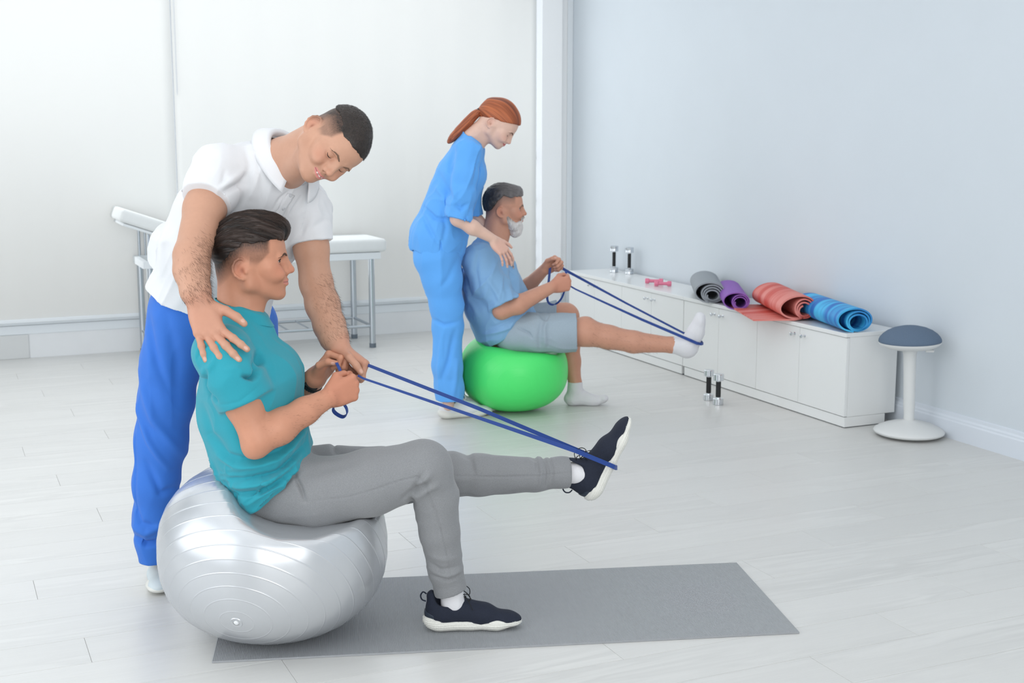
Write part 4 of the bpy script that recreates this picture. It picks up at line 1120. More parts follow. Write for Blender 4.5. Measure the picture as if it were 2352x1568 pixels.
    S.cap(a_(512, 806, -.150), a_(528, 796, .150), .068, .068, .035)
    S.cap(a_(535, 772, -.06), a_(540, 768, .06), .055, .055, .03)
    T = [((554, 808), 74, .190), ((573, 875), 110, .200), ((578, 945), 118, .190), ((596, 1020), 112, .192), ((624, 1092), 110, .212), ((642, 1130), 108, .218)]
    for i in range(len(T)-1):
        (p, r0, w0), (q, r1, w1) = T[i], T[i+1]; P_, Q_ = a_(*p), a_(*q); ra, rb = R_(r0, P_), R_(r1, Q_)
        S.cap(P_, Q_, ra, rb, .03, flat=(A.l, (w0/ra+w1/rb)/2), clip=[hem])
    S.ell(a_(630, 850, 0), (.075, .13, .07), np.stack([A.f, A.l, A.u], 1), .05)     # pectorals
    cuffR = cutpl((510, 934), (608, 888), (520, 820), -.20); 
    S.chain([a_(507, 812, -.175), a_(538, 868, -.205), a_(562, 915, -.212), a_(585, 965, -.215)], (.079, .077, .0695, .068), .025, clip=[cuffR])
    cl = a_(600, 930, .22); S.chain([a_(520, 806, .165), a_(560, 860, .20), a_(585, 905, .22), a_(605, 950, .22)], (.076, .074, .068, .066), .025, clip=[(cl, nrm(cl-a_(520, 806, .165)))])
    v, Q = surf(S, .0034, uncap=True)
    m_all = np.ones(len(v)); L2 = A.loc(v)[:, [0, 2]]; lat = A.loc(v)[:, 1]
    isl = (lat < -.17) | ((lat > .17)); 
    v = wrinkle(v, Q, .0050, 9, A.f*.5-A.u, .35, 4)
    low = sst(-(A.loc(v)[:, 2]), -A.loc(a_(600, 1010, 0))[2], -A.loc(a_(600, 1100, 0))[2])
    ax = nrm(A.f*.85+A.u*.5); v = wrinkle(v, Q, .0150, 19, ax, .22, 9, low*(1-.7*sst(-A.loc(v)[:, 2], -A.loc(a_(600, 1150, 0))[2]-.03, -A.loc(a_(600, 1165, 0))[2]+.02)))
    near = sst(-lat, .02, .08); sl = sst(-lat, .10, .17)
    N2 = lambda pts, l=-.17: A.s2(pts, l)
    v = ridge(v, Q, L2, [(N2([(708, 985), (650, 1030), (560, 1050)]), -.010, .008), (N2([(706, 1000), (640, 1052), (525, 1078)]), .009, .009), (N2([(698, 1035), (640, 1075), (530, 1100)]), -.014, .0075),
        (N2([(685, 1055), (620, 1098), (528, 1118)]), .010, .008), (N2([(672, 1078), (600, 1118), (540, 1132)]), -.011, .007), (N2([(475, 1010), (520, 1045), (600, 1050)]), -.009, .011), (N2([(460, 940), (480, 1000), (520, 1030)]), -.008, .013), (N2([(500, 1050), (540, 1064), (590, 1060)]), .008, .009),
        (N2([(700, 940), (640, 960), (600, 975)]), -.004, .012)], near)
    v = ridge(v, Q, L2, [(N2([(588, 815), (597, 834), (592, 850)]), -.020, .008), (N2([(596, 846), (585, 853), (565, 847)]), -.020, .0055), (N2([(567, 838), (550, 830), (520, 832)]), .004, .010),
        (N2([(480, 840), (468, 875), (480, 905)]), -.016, .007), (N2([(463, 868), (480, 893), (500, 908)]), -.016, .006), (N2([(498, 818), (478, 840), (470, 870)]), .006, .010),
        (N2([(505, 916), (555, 902), (602, 868)]), -.0016, .0036),
        (N2([(455, 820), (468, 790), (505, 766), (540, 765), (575, 790), (600, 825)]), -.0035, .0040)], sl)
    shirt = surf_obj('t_shirt', v, Q, M_t, per, thick=.0022)
    # neckband
    K = Field(); n_c = neckcut[1]; lowc = (neckcut[0]-n_c*.020, -n_c)
    neckcaps(K, .0066, [neckcut, lowc])
    vk, Qk = surf(K, .0019, uncap=True); surf_obj('neckband', vk, Qk, M_t, shirt, thick=.0015)
    # ---------------- joggers
    T = Field(); M_j = mat('grey_melange', (137, 139, 142), .92, noise=.13, nscale=420, bump=.25, bscale=800, sheen=.2)
    wcut = cutpl((543, 1157), (718, 1002), (800, 1130))
    T.cap(a_(640, 1100, -.055), a_(640, 1100, .055), R_(96, nb), None, .03, clip=[wcut]); T.cap(a_(662, 1122, -.07), a_(662, 1122, .07), R_(88, nb), None, .03, clip=[wcut])
    T.ell(a_(590, 1125, 0), (.09, .155, .075), np.stack([A.f, A.l, A.u], 1), .04, clip=[wcut])
    r = lambda px: px*.00124
    T.chain([a_(665, 1122, -.09), a_(725, 1132, -.105), a_(850, 1107, -.115), a_(972, 1076, -.120)], (r(82), r(80), r(77), r(66)), .02, clip=[wcut])
    T.cap(a_(972, 1076, -.120), a_(1000, 1140, -.11), r(67), r(54), .02)
    cufR = cutpl((1000, 1380), (1072, 1356), (1020, 1300), -.12)
    T.chain([a_(1000, 1140, -.11), a_(1009, 1220, -.10), a_(1024, 1310, -.085), a_(1034, 1350, -.08), a_(1040, 1405, -.08)], (r(54), r(48), r(41), r(38), r(35)), .012, clip=[cufR])
    cufL = cutpl((1307, 1048), (1305, 1120), (1200, 1090), .10)
    T.chain([a_(665, 1108, .09), a_(760, 1102, .11), a_(880, 1096, .12), a_(1040, 1089, .12), a_(1100, 1091, .12), a_(1230, 1090, .11), a_(1290, 1085, .10), a_(1335, 1084, .10)], (r(88), r(86), r(74), r(55), r(52), r(42), r(38), r(37)), .015, clip=[cufL, wcut])
    v, Q = surf(T, .0034, uncap=True); L3 = A.loc(v); L2 = L3[:, [0, 2]]; lat = L3[:, 1]; near = (lat < -.0)*1.; far = 1-near
    v = wrinkle(v, Q, .0030, 8, A.f, .5, 21); N2 = lambda p, l=-.2: A.s2(p, l)
    v = ridge(v, Q, L2, [(N2([(948, 1142), (960, 1125), (985, 1110)]), -.014, .010), (N2([(944, 1150), (950, 1165), (948, 1180)]), -.010, .008), (N2([(950, 1132), (975, 1100), (990, 1085)]), .005, .010),
        (N2([(925, 1150), (950, 1128), (972, 1085)]), -.006, .009), (N2([(955, 1150), (990, 1120), (1010, 1115)]), .005, .010),
        (N2([(672, 1085), (690, 1120), (700, 1150)]), -.008, .006), (N2([(690, 1085), (668, 1100), (640, 1130)]), -.006, .007), (N2([(700, 1095), (760, 1080), (830, 1062)]), -.004, .012), (N2([(712, 1030), (745, 1055), (760, 1056)]), -.005, .006),
        (N2([(690, 1152), (800, 1140), (900, 1108), (960, 1092), (975, 1110), (1010, 1200), (1035, 1300), (1042, 1350)]), -.0022, .0022),
        (N2([(990, 1310), (1015, 1325), (1060, 1318)]), -.005, .007), (N2([(995, 1330), (1030, 1338), (1066, 1330)]), .005, .007), (N2([(998, 1343), (1036, 1349), (1070, 1340)]), -.005, .005),
        (N2([(985, 1290), (1020, 1300), (1060, 1298)]), .003, .01)], near)
    NF = lambda p: A.s2(p, .04)
    v = ridge(v, Q, L2, [(NF([(1058, 1048), (1085, 1062), (1090, 1090)]), -.005, .008), (NF([(1215, 1055), (1240, 1065), (1238, 1085)]), -.006, .007), (NF([(1255, 1050), (1262, 1085), (1258, 1122)]), -.005, .005), (NF([(1240, 1050), (1246, 1090), (1240, 1125)]), .004, .006),
        (NF([(1270, 1050), (1273, 1085), (1270, 1122)]), -.003, .0025), (NF([(1050, 1095), (1150, 1098), (1240, 1095), (1305, 1088)]), -.0022, .0022), (NF([(760, 1020), (770, 1040), (800, 1050)]), -.005, .008)], far)
    surf_obj('joggers', v, Q, M_j, per, thick=.002)
    # ---------------- socks and sneakers
    M_sk = mat('white_sock', (226, 226, 230), .95, bump=.5, bscale=400)
    F2 = Field(); F2.chain([a_(1036, 1345, -.078), a_(1041, 1385, -.074), a_(1040, 1412, -.070)], (.0345, .0350, .031), .01); F2.cap(a_(1040, 1425, -.068), a_(1100, 1432, -.066), .022, .016, .02)
    v, Q = surf(F2, .003); surf_obj('sock', wrinkle(v, Q, .0018, 28, A.f, .4, 3), Q, M_sk, per)
    F2 = Field(); F2.chain([a_(1290, 1084, .10), a_(1325, 1087, .10), a_(1350, 1090, .10)], (.033, .0335, .033), .01); F2.cap(a_(1350, 1090, .10), a_(1385, 1050, .10), .030, .020, .02)
    v, Q = surf(F2, .003); surf_obj('sock', wrinkle(v, Q, .0015, 28, A.u, .4, 3), Q, M_sk, per)
    M_nv = mat('navy_knit', (26, 33, 50), .85, noise=.15, nscale=250, bump=.35, bscale=700); M_pn = mat('navy_panel', (40, 50, 64), .5)
    M_lc = mat('black_lace', (20, 22, 26), .8)
    hz = .0070
    hp = onz(981, 1452, hz); tp = onz(1201, 1443, hz); hl = V(*(a_(981, 1440, -.13)*V(1, 1, 0))); dr = nrm(V(*(a_(1201, 1440, -.125)-a_(981, 1440, -.13)))*V(1, 1, 0))
    P0 = onz(990, 1452, hz)+A.l*.036; P1 = onz(1190, 1449, hz)+A.l*.036
    dr = nrm((P1-P0)*V(1, 1, 0)); L = np.linalg.norm(onz(1204, 1445, hz)-onz(978, 1452, hz))
    shoe(per, onz(978, 1455, hz)+A.l*.040, dr, V(0, 0, 1), L*1.0, M_nv, M_sole, M_lc, 1, name='sneaker', panel=M_pn)
    hA = a_(1368, 1152, .10); tA = a_(1459, 968, .085)
    shoe(per, hA+nrm(tA-hA)*.002, tA-hA, nrm(np.cross(A.l, tA-hA))*(-1 if np.cross(A.l, tA-hA)@A.f > 0 else 1), np.linalg.norm(tA-hA)*1.02, M_nv, M_sole, M_lc, 1, name='sneaker', panel=M_pn)
    # ---------------- fitness band on the far wrist
    K = Field(); bd = nrm(wl-a_(662, 935, .17)); c = wl-bd*.024; d2 = bd; e1 = nrm(np.cross(nrm(d2), A.l)); e2 = np.cross(nrm(d2), e1)
    pts = [c+(e1*math.cos(2*PI*i/28)*1.02+e2*math.sin(2*PI*i/28)*.98)*.0335 for i in range(28)]
    for i in range(28): K.cap(pts[i], pts[(i+1) % 28], .0019, None, .002, flat=(d2, 3.6))
    tp_ = c+(-A.l*.031+A.f*0); K.box(c-A.l*.0320-A.u*.004, (.0032, .0078, .016), .003, np.stack([A.l, nrm(d2), np.cross(A.l, nrm(d2))], 1), .004)
    v, Q = surf(K, .0016); surf_obj('wristband', v, Q, M_blackrub, per)
    return dict(H=H, wr=wr, wl=wl, per=per)
PA_ = A_person()

# ------------------------------------------------------------------ the silver ball
def gym_ball(name, cx, centre, rx, rz, axis, m, label, dent=None, rib=.0007, nrib=11, valve=None, ztop=None, floor_z=.0):
    """ball standing on the floor, squashed by the sitter; ribs are rings around `axis`"""
    e = empty(name, (centre[0], centre[1], floor_z), label, 'exercise ball')
    B = basis(axis, V(0, 0, 1)) if abs(nrm(axis)[2]) < .95 else np.eye(3)
    nm = 128; vv = []; sp = PI/(2*nrib)
    ths = set(np.linspace(0, PI, 90))
    for k_ in range(1, 2*nrib):
        for o_ in (-.016, -.009, -.0055, -.0028, 0, .0028, .0055, .009, .016): ths.add(k_*sp+o_)
    ths = np.array(sorted(ths)); nl = len(ths)-1
    for th in ths:
        for j in range(nm):
            a = 2*PI*j/nm; vv.append(math.cos(th)*B[:, 0]+math.sin(th)*(math.cos(a)*B[:, 1]+math.sin(a)*B[:, 2]))
    d = np.array(vv); th = np.arccos(np.clip(d@B[:, 0], -1, 1))
    x = th/sp; rb = np.exp(-((x-np.round(x))*sp/.0042)**2)*(np.abs(np.round(x)) > .5)*(np.abs(np.round(x)) < 2*nrib-.5)
    z = d[:, 2]; h = np.sqrt(np.maximum(1-z*z, 0))
    # superellipsoid profile: fuller sides, flat bottom
    p = 2.35; rr = (np.abs(h)**p+np.abs(z)**p)**(-1/p)
    P_ = np.stack([d[:, 0]*rr*rx, d[:, 1]*rr*rx, d[:, 2]*rr*rz], 1)
    P_ += d*(rb*rib)[:, None]
    P_ += np.array(centre)
    if dent is not None: P_ = dent(P_)
    P_[:, 2] = np.maximum(P_[:, 2], floor_z+.0004)
    ff = [(i*nm+j, i*nm+(j+1) % nm, (i+1)*nm+(j+1) % nm, (i+1)*nm+j) for i in range(nl) for j in range(nm)]
    ff = np.array(ff)
    n = normals(P_, ff)
    if ((P_-centre)*n).sum(1).mean() < 0: ff = ff[:, ::-1]
    surf_obj('ball_shell', P_, ff, m, e)
    if valve:
        vp = P_[:nm].mean(0); vn = nrm(vp-np.array(centre)); q = MB(); M = Matrix.Translation(vp) @ Vector(B[:, 0]).to_track_quat('Z', 'Y').to_matrix().to_4x4()
        q.lathe([(.0005, .0035), (.0045, .0036), (.0062, .0022), (.0072, .0006), (.0072, -.004)], 20, M); attach(q.build('valve', M_white, None, True), e)
        q = MB(); q.lathe([(.010, .0005), (.0165, .0012), (.0180, -.001)], 32, M, False); attach(q.build('valve_disc', m, None, True), e)
    return e
M_sb = mat('silver_vinyl', (202, 205, 209), .27, metal=.52, noise=.02, nscale=6, bump=.03, bscale=60, spec=.6)
bc = A.at(630, 1300, 0.0); gap = .0068
def saddle(fr, line, lat, k=.03, left=1.6, right=.9, mid=.03):
    """the sitter's weight presses a trough across the top of the ball"""
    L = np.array([fr.loc(fr.at(x, y, lat)) for x, y in line]); xs_, zs_ = L[:, 0], L[:, 2]
    def fn(P_):
        q = fr.loc(P_); f, l = q[:, 0], np.abs(q[:, 1]); fz = np.interp(f, xs_, zs_)
        fz = fz+left*np.clip(xs_[0]-f, 0, 1)+right*np.clip(f-xs_[-1], 0, 1)-mid*(1-sst(l, .10, .17))
        a, b_ = P_[:, 2], fz; h = np.maximum(k-np.abs(a-b_), 0)/k; mn = np.minimum(a, b_)-h*h*k/4
        o = P_.copy(); o[:, 2] = np.where(P_[:, 2] > zs_.min()-.15, mn, P_[:, 2]); return o
    return fn
rx_, rz_ = .336, .262
vv_ = A.at(547, 1421, -.29)-bc; bc3 = V(bc[0], bc[1], .262+gap-.006); vv_ = A.at(547, 1421, -.285)-bc3
gym_ball('exercise_ball', 0, bc3, rx_, rz_, V(vv_[0]/rx_, vv_[1]/rx_, vv_[2]/rz_), M_sb, 'large silver-grey ribbed exercise ball on the grey mat, under the young man',
         saddle(A, [(545, 1150), (560, 1168), (600, 1190), (640, 1203), (720, 1210), (800, 1200), (855, 1184)], -.17), valve=True, floor_z=gap-.0005)
# ================================================================== instructor in the white polo, bending over
def D3(px, py, w): return CAM+ray(px, py)*w
def B_person():
    skin = C3(196, 150, 126)
    a_ = A.at
    per = empty('person', D3(470, 700, 4.17)*V(1, 1, 0), 'instructor in white polo shirt and blue trousers bending over the young man', 'person')
    R_l, R_u, R_f = RT, UP, FW
    l = nrm(.40*RT-.52*UP+.75*FW); up = nrm(.86*RT+.42*UP-.17*FW); f = nrm(np.cross(l, up)); up = np.cross(f, l); HB = np.stack([f, l, up], 1)
    k = .99; H = Head(D3(720, 284, 3.70)-k*(HB@np.array([-.0215, -.074, -.0145])), HB, k)
    LB = nrm(.247*RT-.11*UP+.18*FW); LP = nrm(.85*RT-.02*UP+.48*FW)
    F = Field(); nails = []
    build_head(F, H, smile=.95, closed=True)
    nb = D3(652, 372, 3.90); ax = nrm(H.p(-.03, 0, -.05)-nb)
    F.cap(H.p(-.034, 0, -.035), nb, .0600, .066, .025); F.cap(H.p(.015, 0, -.085), D3(668, 398, 3.87), .040, .045, .02)
    F.cap(nb, D3(610, 400, 3.93), .066, .075, .03)
    shR, elR, wrR = D3(502, 402, 3.83), D3(440, 588, 3.66), a_(457, 692, -.175)
    F.cap(shR, D3(470, 480, 3.77), .060, .058, .02); F.cap(D3(470, 480, 3.77), elR, .0580, .0475, .02)
    m1 = D3(440, 620, 3.63)
    F.cap(elR, m1, .0475, .0470, .02); F.cap(m1, a_(449, 668, -.165), .0470, .0385, .02); F.cap(a_(449, 668, -.165), wrR, .0385, .0320, .02)
    dR = nrm(.30*A.f-.80*A.u-.42*A.l)
    hand(F, wrR+dR*.004, dR, nrm(A.l*.80-A.u*.45+A.f*.12), True, [(-8, 14, 8), (-8, 14, 8), (-6, 14, 8), (-4, 14, 8)], (31, 22, 11, -4), [(.66, .70, -.05), (.76, .62, .10), (.86, .46, .20, (-.3, .2, -.9))], 1.02, nails, fat=1.10)
    shL, elL, wrL = D3(702, 478, 4.03), D3(726, 650, 4.03), a_(779, 797, .06)
    F.cap(shL, D3(715, 570, 4.02), .060, .0515, .02); F.cap(D3(715, 570, 4.02), elL, .0510, .0480, .02)
    F.cap(elL, D3(741, 700, 4.00), .0480, .0495, .02); F.cap(D3(741, 700, 4.00), D3(757, 748, 3.965), .0495, .0455, .02); F.cap(D3(757, 748, 3.965), D3(767, 775, 3.935), .0455, .0400, .02); F.cap(D3(767, 775, 3.935), wrL, .0400, .0330, .02)
    dL = nrm(.82*A.f-.55*A.u-.15*A.l)
    hand(F, wrL+dL*.002, dL, nrm(-.52*A.f-.80*A.u-.12*A.l), False, [(64, 82, 28), (74, 82, 32), (78, 84, 36), (80, 84, 38)], (4, 1, -3, -7), [(.62, .72, .05), (.90, .22, .26), (.90, -.12, .38, (.2, .9, -.3))], .95, nails, fat=1.05)
    # trunk and legs
    F.cap(shR, shL, .058, None, .03); F.cap(D3(590, 430, 3.95), D3(540, 530, 4.05), .10, .11, .03, flat=(LB, 1.4)); F.cap(D3(540, 530, 4.05), D3(482, 670, 4.16), .11, .11, .03, flat=(LP, 1.35))
    F.chain([D3(425, 710, 4.13), D3(385, 980, 4.22), D3(358, 1272, 4.30)], (.085, .052, .034), .02); F.chain([D3(556, 730, 4.24), D3(560, 1000, 4.36), D3(505, 1215, 4.52)], (.085, .052, .034), .02)
    hl = H.box(nb, D3(610, 400, 3.9))
    ra = bbox([D3(480, 440, 3.78), elR, wrR, a_(530, 770, -.25), a_(455, 800, -.25)], .075); la = bbox([D3(716, 545, 4.02), elL, wrL, D3(742, 702, 3.99), D3(763, 750, 3.96), a_(832, 845, 0)], .085)
    v, Q = body_mesh(F, [(*hl, .0017), (*ra, .0023), (*la, .0023)])
    col = head_colour(H, v, skin, dict(smile=.95, teeth=True, stubble=(.42, (.80, .76, .74)), lip=C3(206, 122, 122),
        fade=dict(col=C3(38, 30, 27), fn=fadefn(.000, .058, .8))))
    col = paint_hand(v, col, skin, a_(475, 740, -.2), .11, nails); col = paint_hand(v, col, skin, a_(812, 820, .05), .09, [])
    surf_obj('body', v, Q, M_skin, per, col)
    brows(H, per, (112, 86, 70), .0025, F=F); lashes(H, per, True, F)
    dR_ = nrm(wrR-elR); n0 = 3200
    tR = lambda P: (P-elR)@dR_
    reg = lambda P: sst(tR(P), -.10, .05)*((tR(P) > -.10) & (tR(P) < np.linalg.norm(wrR-elR)+.015) & (np.linalg.norm(P-elR-np.outer((P-elR)@dR_, dR_), axis=1) < .062))*np.where((P-CAM)@FW < (elR-CAM)@FW+.2, 1., .3)
    arm_hair(per, v, Q, reg, lambda p: dR_*.7+V(0, 0, -.25)+RT*.6, C3(88, 62, 47), n0, .017, .15, .00017)
    dL_ = nrm(wrL-elL)
    reg = lambda P: sst((P-elL)@dL_, -.05, .07)*((P-elL)@dL_ < np.linalg.norm(wrL-elL)-.01)*(np.linalg.norm(P-elL-np.outer((P-elL)@dL_, dL_), axis=1) < .058)*np.clip(.15+((P-elL)@RT)*30, .05, 1)
    arm_hair(per, v, Q, reg, lambda p: dL_*.8+RT*.4, C3(88, 62, 47), 1500, .015, .15, .00017, 8)
    # buzz cut
    G = Field()
    def hclip(P):
        q = H.inv(P); u, s, w = q[:, 0], np.abs(q[:, 1]), q[:, 2]
        g = .070-.012*sst(-u, .0, .06)-.012*sst(s, .03, .07)*sst(u, .03, .07)+.003*noise(np.stack([u*120, s*120, w*0], 1), 3)
        return np.maximum((g-w)*.8, (u-.088-.5*(w-.07)*0)*.8)
    for c, r in (((-.008, 0, .035), (.0960, .0775, .0885)), ((.034, 0, .030), (.0675, .0672, .0735))): G.ell(H.p(*c), np.array(r)*H.k, H.B, .02, clip=[hclip])
    v, Q = surf(G, .0019); n = normals(v, Q); q = H.inv(v); v = v+n*(noise(q*420, 3)*.0006+noise(q*110, 4)*.0004)[:, None]
    t_ = (.5+.5*noise(q*260, 7)*.8+.25*noise(q*30, 8))[:, None]; surf_obj('hair', v, Q, M_hair, per, C3(26, 21, 20)*(1-t_)+C3(50, 40, 35)*t_)
    r = np.random.default_rng(4); ch = r.choice(len(v), 5200); jit = r.normal(0, .35, (5200, 3))
    strands('hair_strands', per, M_hair, v[ch], lambda p, i, t: nrm(n[ch[i]]*.8+H.B[:, 0]*.5+jit[i]), lambda i: .0030, lambda i: C3(32, 25, 23), nseg=2, rad=.0002)
    # ---------------- polo
    M_p = mat('white_pique', (226, 228, 232), .88, bump=.22, bscale=800, sheen=.1); S = Field()
    Cc = D3(664, 366, 3.90); bf = nrm((D3(672, 428, 3.845)-D3(637, 297, 3.955))); an = nrm(np.cross(bf, LB)); an = an if an@ax > 0 else -an
    ncut = (Cc-an*.004, an)
    hP = [D3(338, 668, 4.02), D3(440, 712, 4.02), D3(625, 712, 4.25)]; hn = nrm(np.cross(hP[1]-hP[0], hP[2]-hP[0])); hn = hn if hn[2] < 0 else -hn
    hem = (hP[0], hn)
    S.cap(Cc-an*.10, Cc+an*.05, .088, .083, .04, flat=(LB, 1.0), clip=[ncut])
    S.chain([D3(505, 392, 3.85), D3(600, 408, 3.93), D3(695, 462, 4.01)], (.066, .088, .066), .035)
    S.cap(D3(602, 425, 3.95), D3(552, 510, 4.02), .112, .135, .04, flat=(LB, 1.42)); S.cap(D3(552, 510, 4.02), D3(508, 590, 4.09), .135, .138, .04, flat=(nrm(LB+LP), 1.40))
    S.cap(D3(508, 590, 4.09), D3(482, 680, 4.15), .138, .140, .04, flat=(LP, 1.36), clip=[hem]); S.cap(D3(482, 680, 4.15), D3(472, 740, 4.17), .140, .14, .04, flat=(LP, 1.36), clip=[hem])
    S.cap(D3(400, 560, 4.22), D3(372, 660, 4.24), .075, .055, .05, clip=[hem])
    cR = D3(477, 457, 3.775); aR = nrm(elR-shR); S.chain([D3(500, 396, 3.835), D3(488, 430, 3.80), cR, cR+aR*.07], (.080, .076, .0665, .066), .03, clip=[(cR, nrm(aR-.15*LB))])
    cL = D3(715, 551, 4.02); aL = nrm(elL-shL); S.chain([D3(698, 474, 4.02), D3(706, 505, 4.02), cL, cL+aL*.07], (.077, .071, .0585, .058), .03, clip=[(cL, aL)])
    v, Q = surf(S, .0034, uncap=True)
    v = wrinkle(v, Q, .0085, 8, nrm(D3(500, 600, 4.1)-D3(620, 430, 3.9)), .30, 31)
    pv = lambda P: np.stack([1176+CF*((P-CAM)@RT)/((P-CAM)@FW), 784-CF*((P-CAM)@UP)/((P-CAM)@FW)], 1)
    # side-view coordinates of the wearer: across (RT) and along (UP), in metres
    O_ = D3(580, 480, 3.9); C2 = lambda P: np.stack([(P-O_)@RT, (P-O_)@UP], 1)
    N2 = lambda pts, w=3.82: [tuple(C2(D3(x, y, w)[None])[0]) for x, y in pts]
    fr = ((v-CAM)@FW < 4.12)*1.
    v = ridge(v, Q, C2(v), [(N2([(560, 330), (575, 380), (568, 420), (530, 455)]), -.004, .009), (N2([(568, 400), (555, 430), (532, 448)]), -.006, .006), (N2([(560, 395), (540, 425), (520, 440)]), .005, .008),
        (N2([(530, 400), (528, 425), (520, 440)]), -.004, .006), (N2([(665, 430), (652, 465), (635, 500), (628, 540)]), -.004, .012), (N2([(700, 480), (690, 510), (672, 545)], 3.9), -.006, .010),
        (N2([(742, 460), (740, 500), (700, 530)], 3.9), -.004, .010), (N2([(705, 500), (690, 525), (684, 540)], 3.9), -.005, .008), (N2([(662, 438), (642, 455), (622, 482)], 3.86), -.0035, .0035), (N2([(686, 446), (668, 475), (650, 505)], 3.86), -.0035, .0035),
        (N2([(390, 540), (370, 600), (345, 640)], 4.1), -.006, .012), (N2([(420, 480), (392, 560), (382, 640)], 4.05), .006, .016),
        (N2([(585, 340), (600, 400), (596, 470)]), -.003, .010), (N2([(450, 370), (442, 400), (430, 440)], 3.9), -.005, .010)], fr)
    polo = surf_obj('polo_shirt', v, Q, M_p, per, thick=.0022)
    # collar
    vv = []; ff = []; nphi = 60; rows = 9
    for i in range(nphi+1):
        ph = math.radians(24)+(2*PI-2*math.radians(24))*i/nphi
        ed = min(1, min(i, nphi-i)/7.)
        R1 = bf*.083*math.cos(ph)+LB*.071*math.sin(ph); ur = nrm(R1)
        for j in range(rows):
            t = j/(rows-1)
            if t < .3: s_ = t/.3; p = Cc+R1*1.0+an*(-.010+.032*s_)
            else:
                s_ = (t-.3)/.7; p = Cc+R1+ur*(.004+.040*s_)*(1)+an*(.022+.003*math.sin(PI*min(1, s_*1.6))-.040*s_**1.25) - bf*(-.018*s_*(1-ed))
            vv.append(p)
    for i in range(nphi):
        for j in range(rows-1): a = i*rows+j; ff.append((a, a+rows, a+rows+1, a+1))
    surf_obj('collar', np.array(vv), np.array(ff), M_p, polo, thick=.0024, off=0)
    from mathutils.kdtree import KDTree
    kd = KDTree(len(v)); [kd.insert(x, i) for i, x in enumerate(v)]; kd.balance(); nn = normals(v, Q)
    def onshirt(x, y, off):
        best = None
        for w in np.arange(3.84, 4.10, .012):
            p = D3(x, y, w); co, j, d = kd.find(p)
            best = (p-nn[j]*((p-v[j])@nn[j])+nn[j]*off, nn[j])
            if (p-v[j])@nn[j] < 0: return best
        return best
    rows_ = []
    for t in np.linspace(.16, .92, 12):
        L_ = (664-40*t, 428+66*t); R__ = (684-40*t, 436+66*t); rows_.append([onshirt(L_[0]+(R__[0]-L_[0])*s_, L_[1]+(R__[1]-L_[1])*s_, .0022)[0] for s_ in (0, .33, .67, 1)])
    vv = [p for r_ in rows_ for p in r_]; ff = [(i*4+j, i*4+j+1, i*4+j+5, i*4+j+4) for i in range(11) for j in range(3)]
    vv = np.array(vv); ff = np.array(ff)
    for _ in range(2): vv = laplace(vv, ff, .35)
    surf_obj('placket', vv, ff, M_p, polo, thick=.0022, off=0)
    for (x, y) in ((666, 446), (648, 476)):
        p, n_ = onshirt(x, y, .0045); q = MB(); q.lathe([(.001, -.002), (.0050, -.002), (.0053, 0), (.004, .0012), (.001, .0008)], 14, Matrix.Translation(p) @ Vector(n_).to_track_quat('Z', 'Y').to_matrix().to_4x4()); attach(q.build('button', mat('grey_button', (196, 199, 204), .4), None, True), polo)
    # ---------------- trousers
    M_b = mat('royal_blue_cotton', (50, 114, 208), .8, noise=.02, nscale=300, bump=.1, bscale=900, sheen=.1); T = Field()
    wc = (D3(470, 640, 4.15), V(0, 0, 1)); cfR = D3(350, 1287, 4.30); cfL = D3(500, 1205, 4.52)
    T.cap(D3(480, 700, 4.16), D3(478, 650, 4.15), .128, .125, .03, flat=(LP, 1.32), clip=[wc]); T.ell(D3(430, 745, 4.22), (.11, .11, .13), None, .04)
    T.chain([D3(425, 735, 4.14), D3(393, 830, 4.17), D3(381, 920, 4.19), D3(370, 1010, 4.22), D3(359, 1110, 4.24), D3(356, 1190, 4.27), D3(353, 1240, 4.29)], (.120, .092, .084, .080, .071, .067, .062), .03)
    T.chain([D3(353, 1240, 4.29), D3(352, 1262, 4.29), D3(352, 1310, 4.30)], (.060, .048, .046), .012, clip=[(cfR, V(0, 0, -1))])
    T.chain([D3(560, 745, 4.25), D3(575, 830, 4.28), D3(565, 1000, 4.38), D3(520, 1130, 4.46), D3(500, 1250, 4.53)], (.110, .095, .080, .066, .055), .03, clip=[(cfL, V(0, 0, -1))])
    v, Q = surf(T, .0042, uncap=True)
    v = wrinkle(v, Q, .004, 7, V(0, 0, 1), .35, 41); fr = np.ones(len(v))
    v = ridge(v, Q, C2(v), [(N2([(345, 680), (365, 800), (395, 900)], 4.15), -.008, .016), (N2([(350, 660), (352, 760), (362, 830)], 4.15), .006, .012), (N2([(330, 850), (365, 960), (420, 1050)], 4.18), .008, .014), (N2([(325, 930), (355, 1010), (392, 1075)], 4.2), .008, .010),
        (N2([(400, 720), (410, 830), (400, 950)], 4.1), -.006, .02), (N2([(345, 1060), (375, 1130), (405, 1120)], 4.2), -.008, .012), (N2([(312, 1230), (340, 1246), (385, 1240)], 4.26), -.016, .009), (N2([(312, 1205), (345, 1220), (395, 1195)], 4.26), .008, .012), (N2([(322, 930), (315, 1080), (312, 1180)], 4.2), -.003, .003),
        (N2([(318, 1150), (335, 1195), (372, 1205)], 4.26), -.007, .010)], fr)
    surf_obj('trousers', v, Q, M_b, per, thick=.002)
    # ---------------- shoes
    M_g = mat('pale_grey_mesh', (208, 218, 222), .85, bump=.3, bscale=600); M_lc = mat('grey_lace', (196, 204, 208), .8)
    toe = onz(362, 1372, .0); fd = nrm(-FW*V(1, 1, 0)+.22*RT)
    shoe(per, toe-fd*.285, fd, V(0, 0, 1), .285, M_g, M_sole, M_lc, 1, name='trainer', h=.0026)
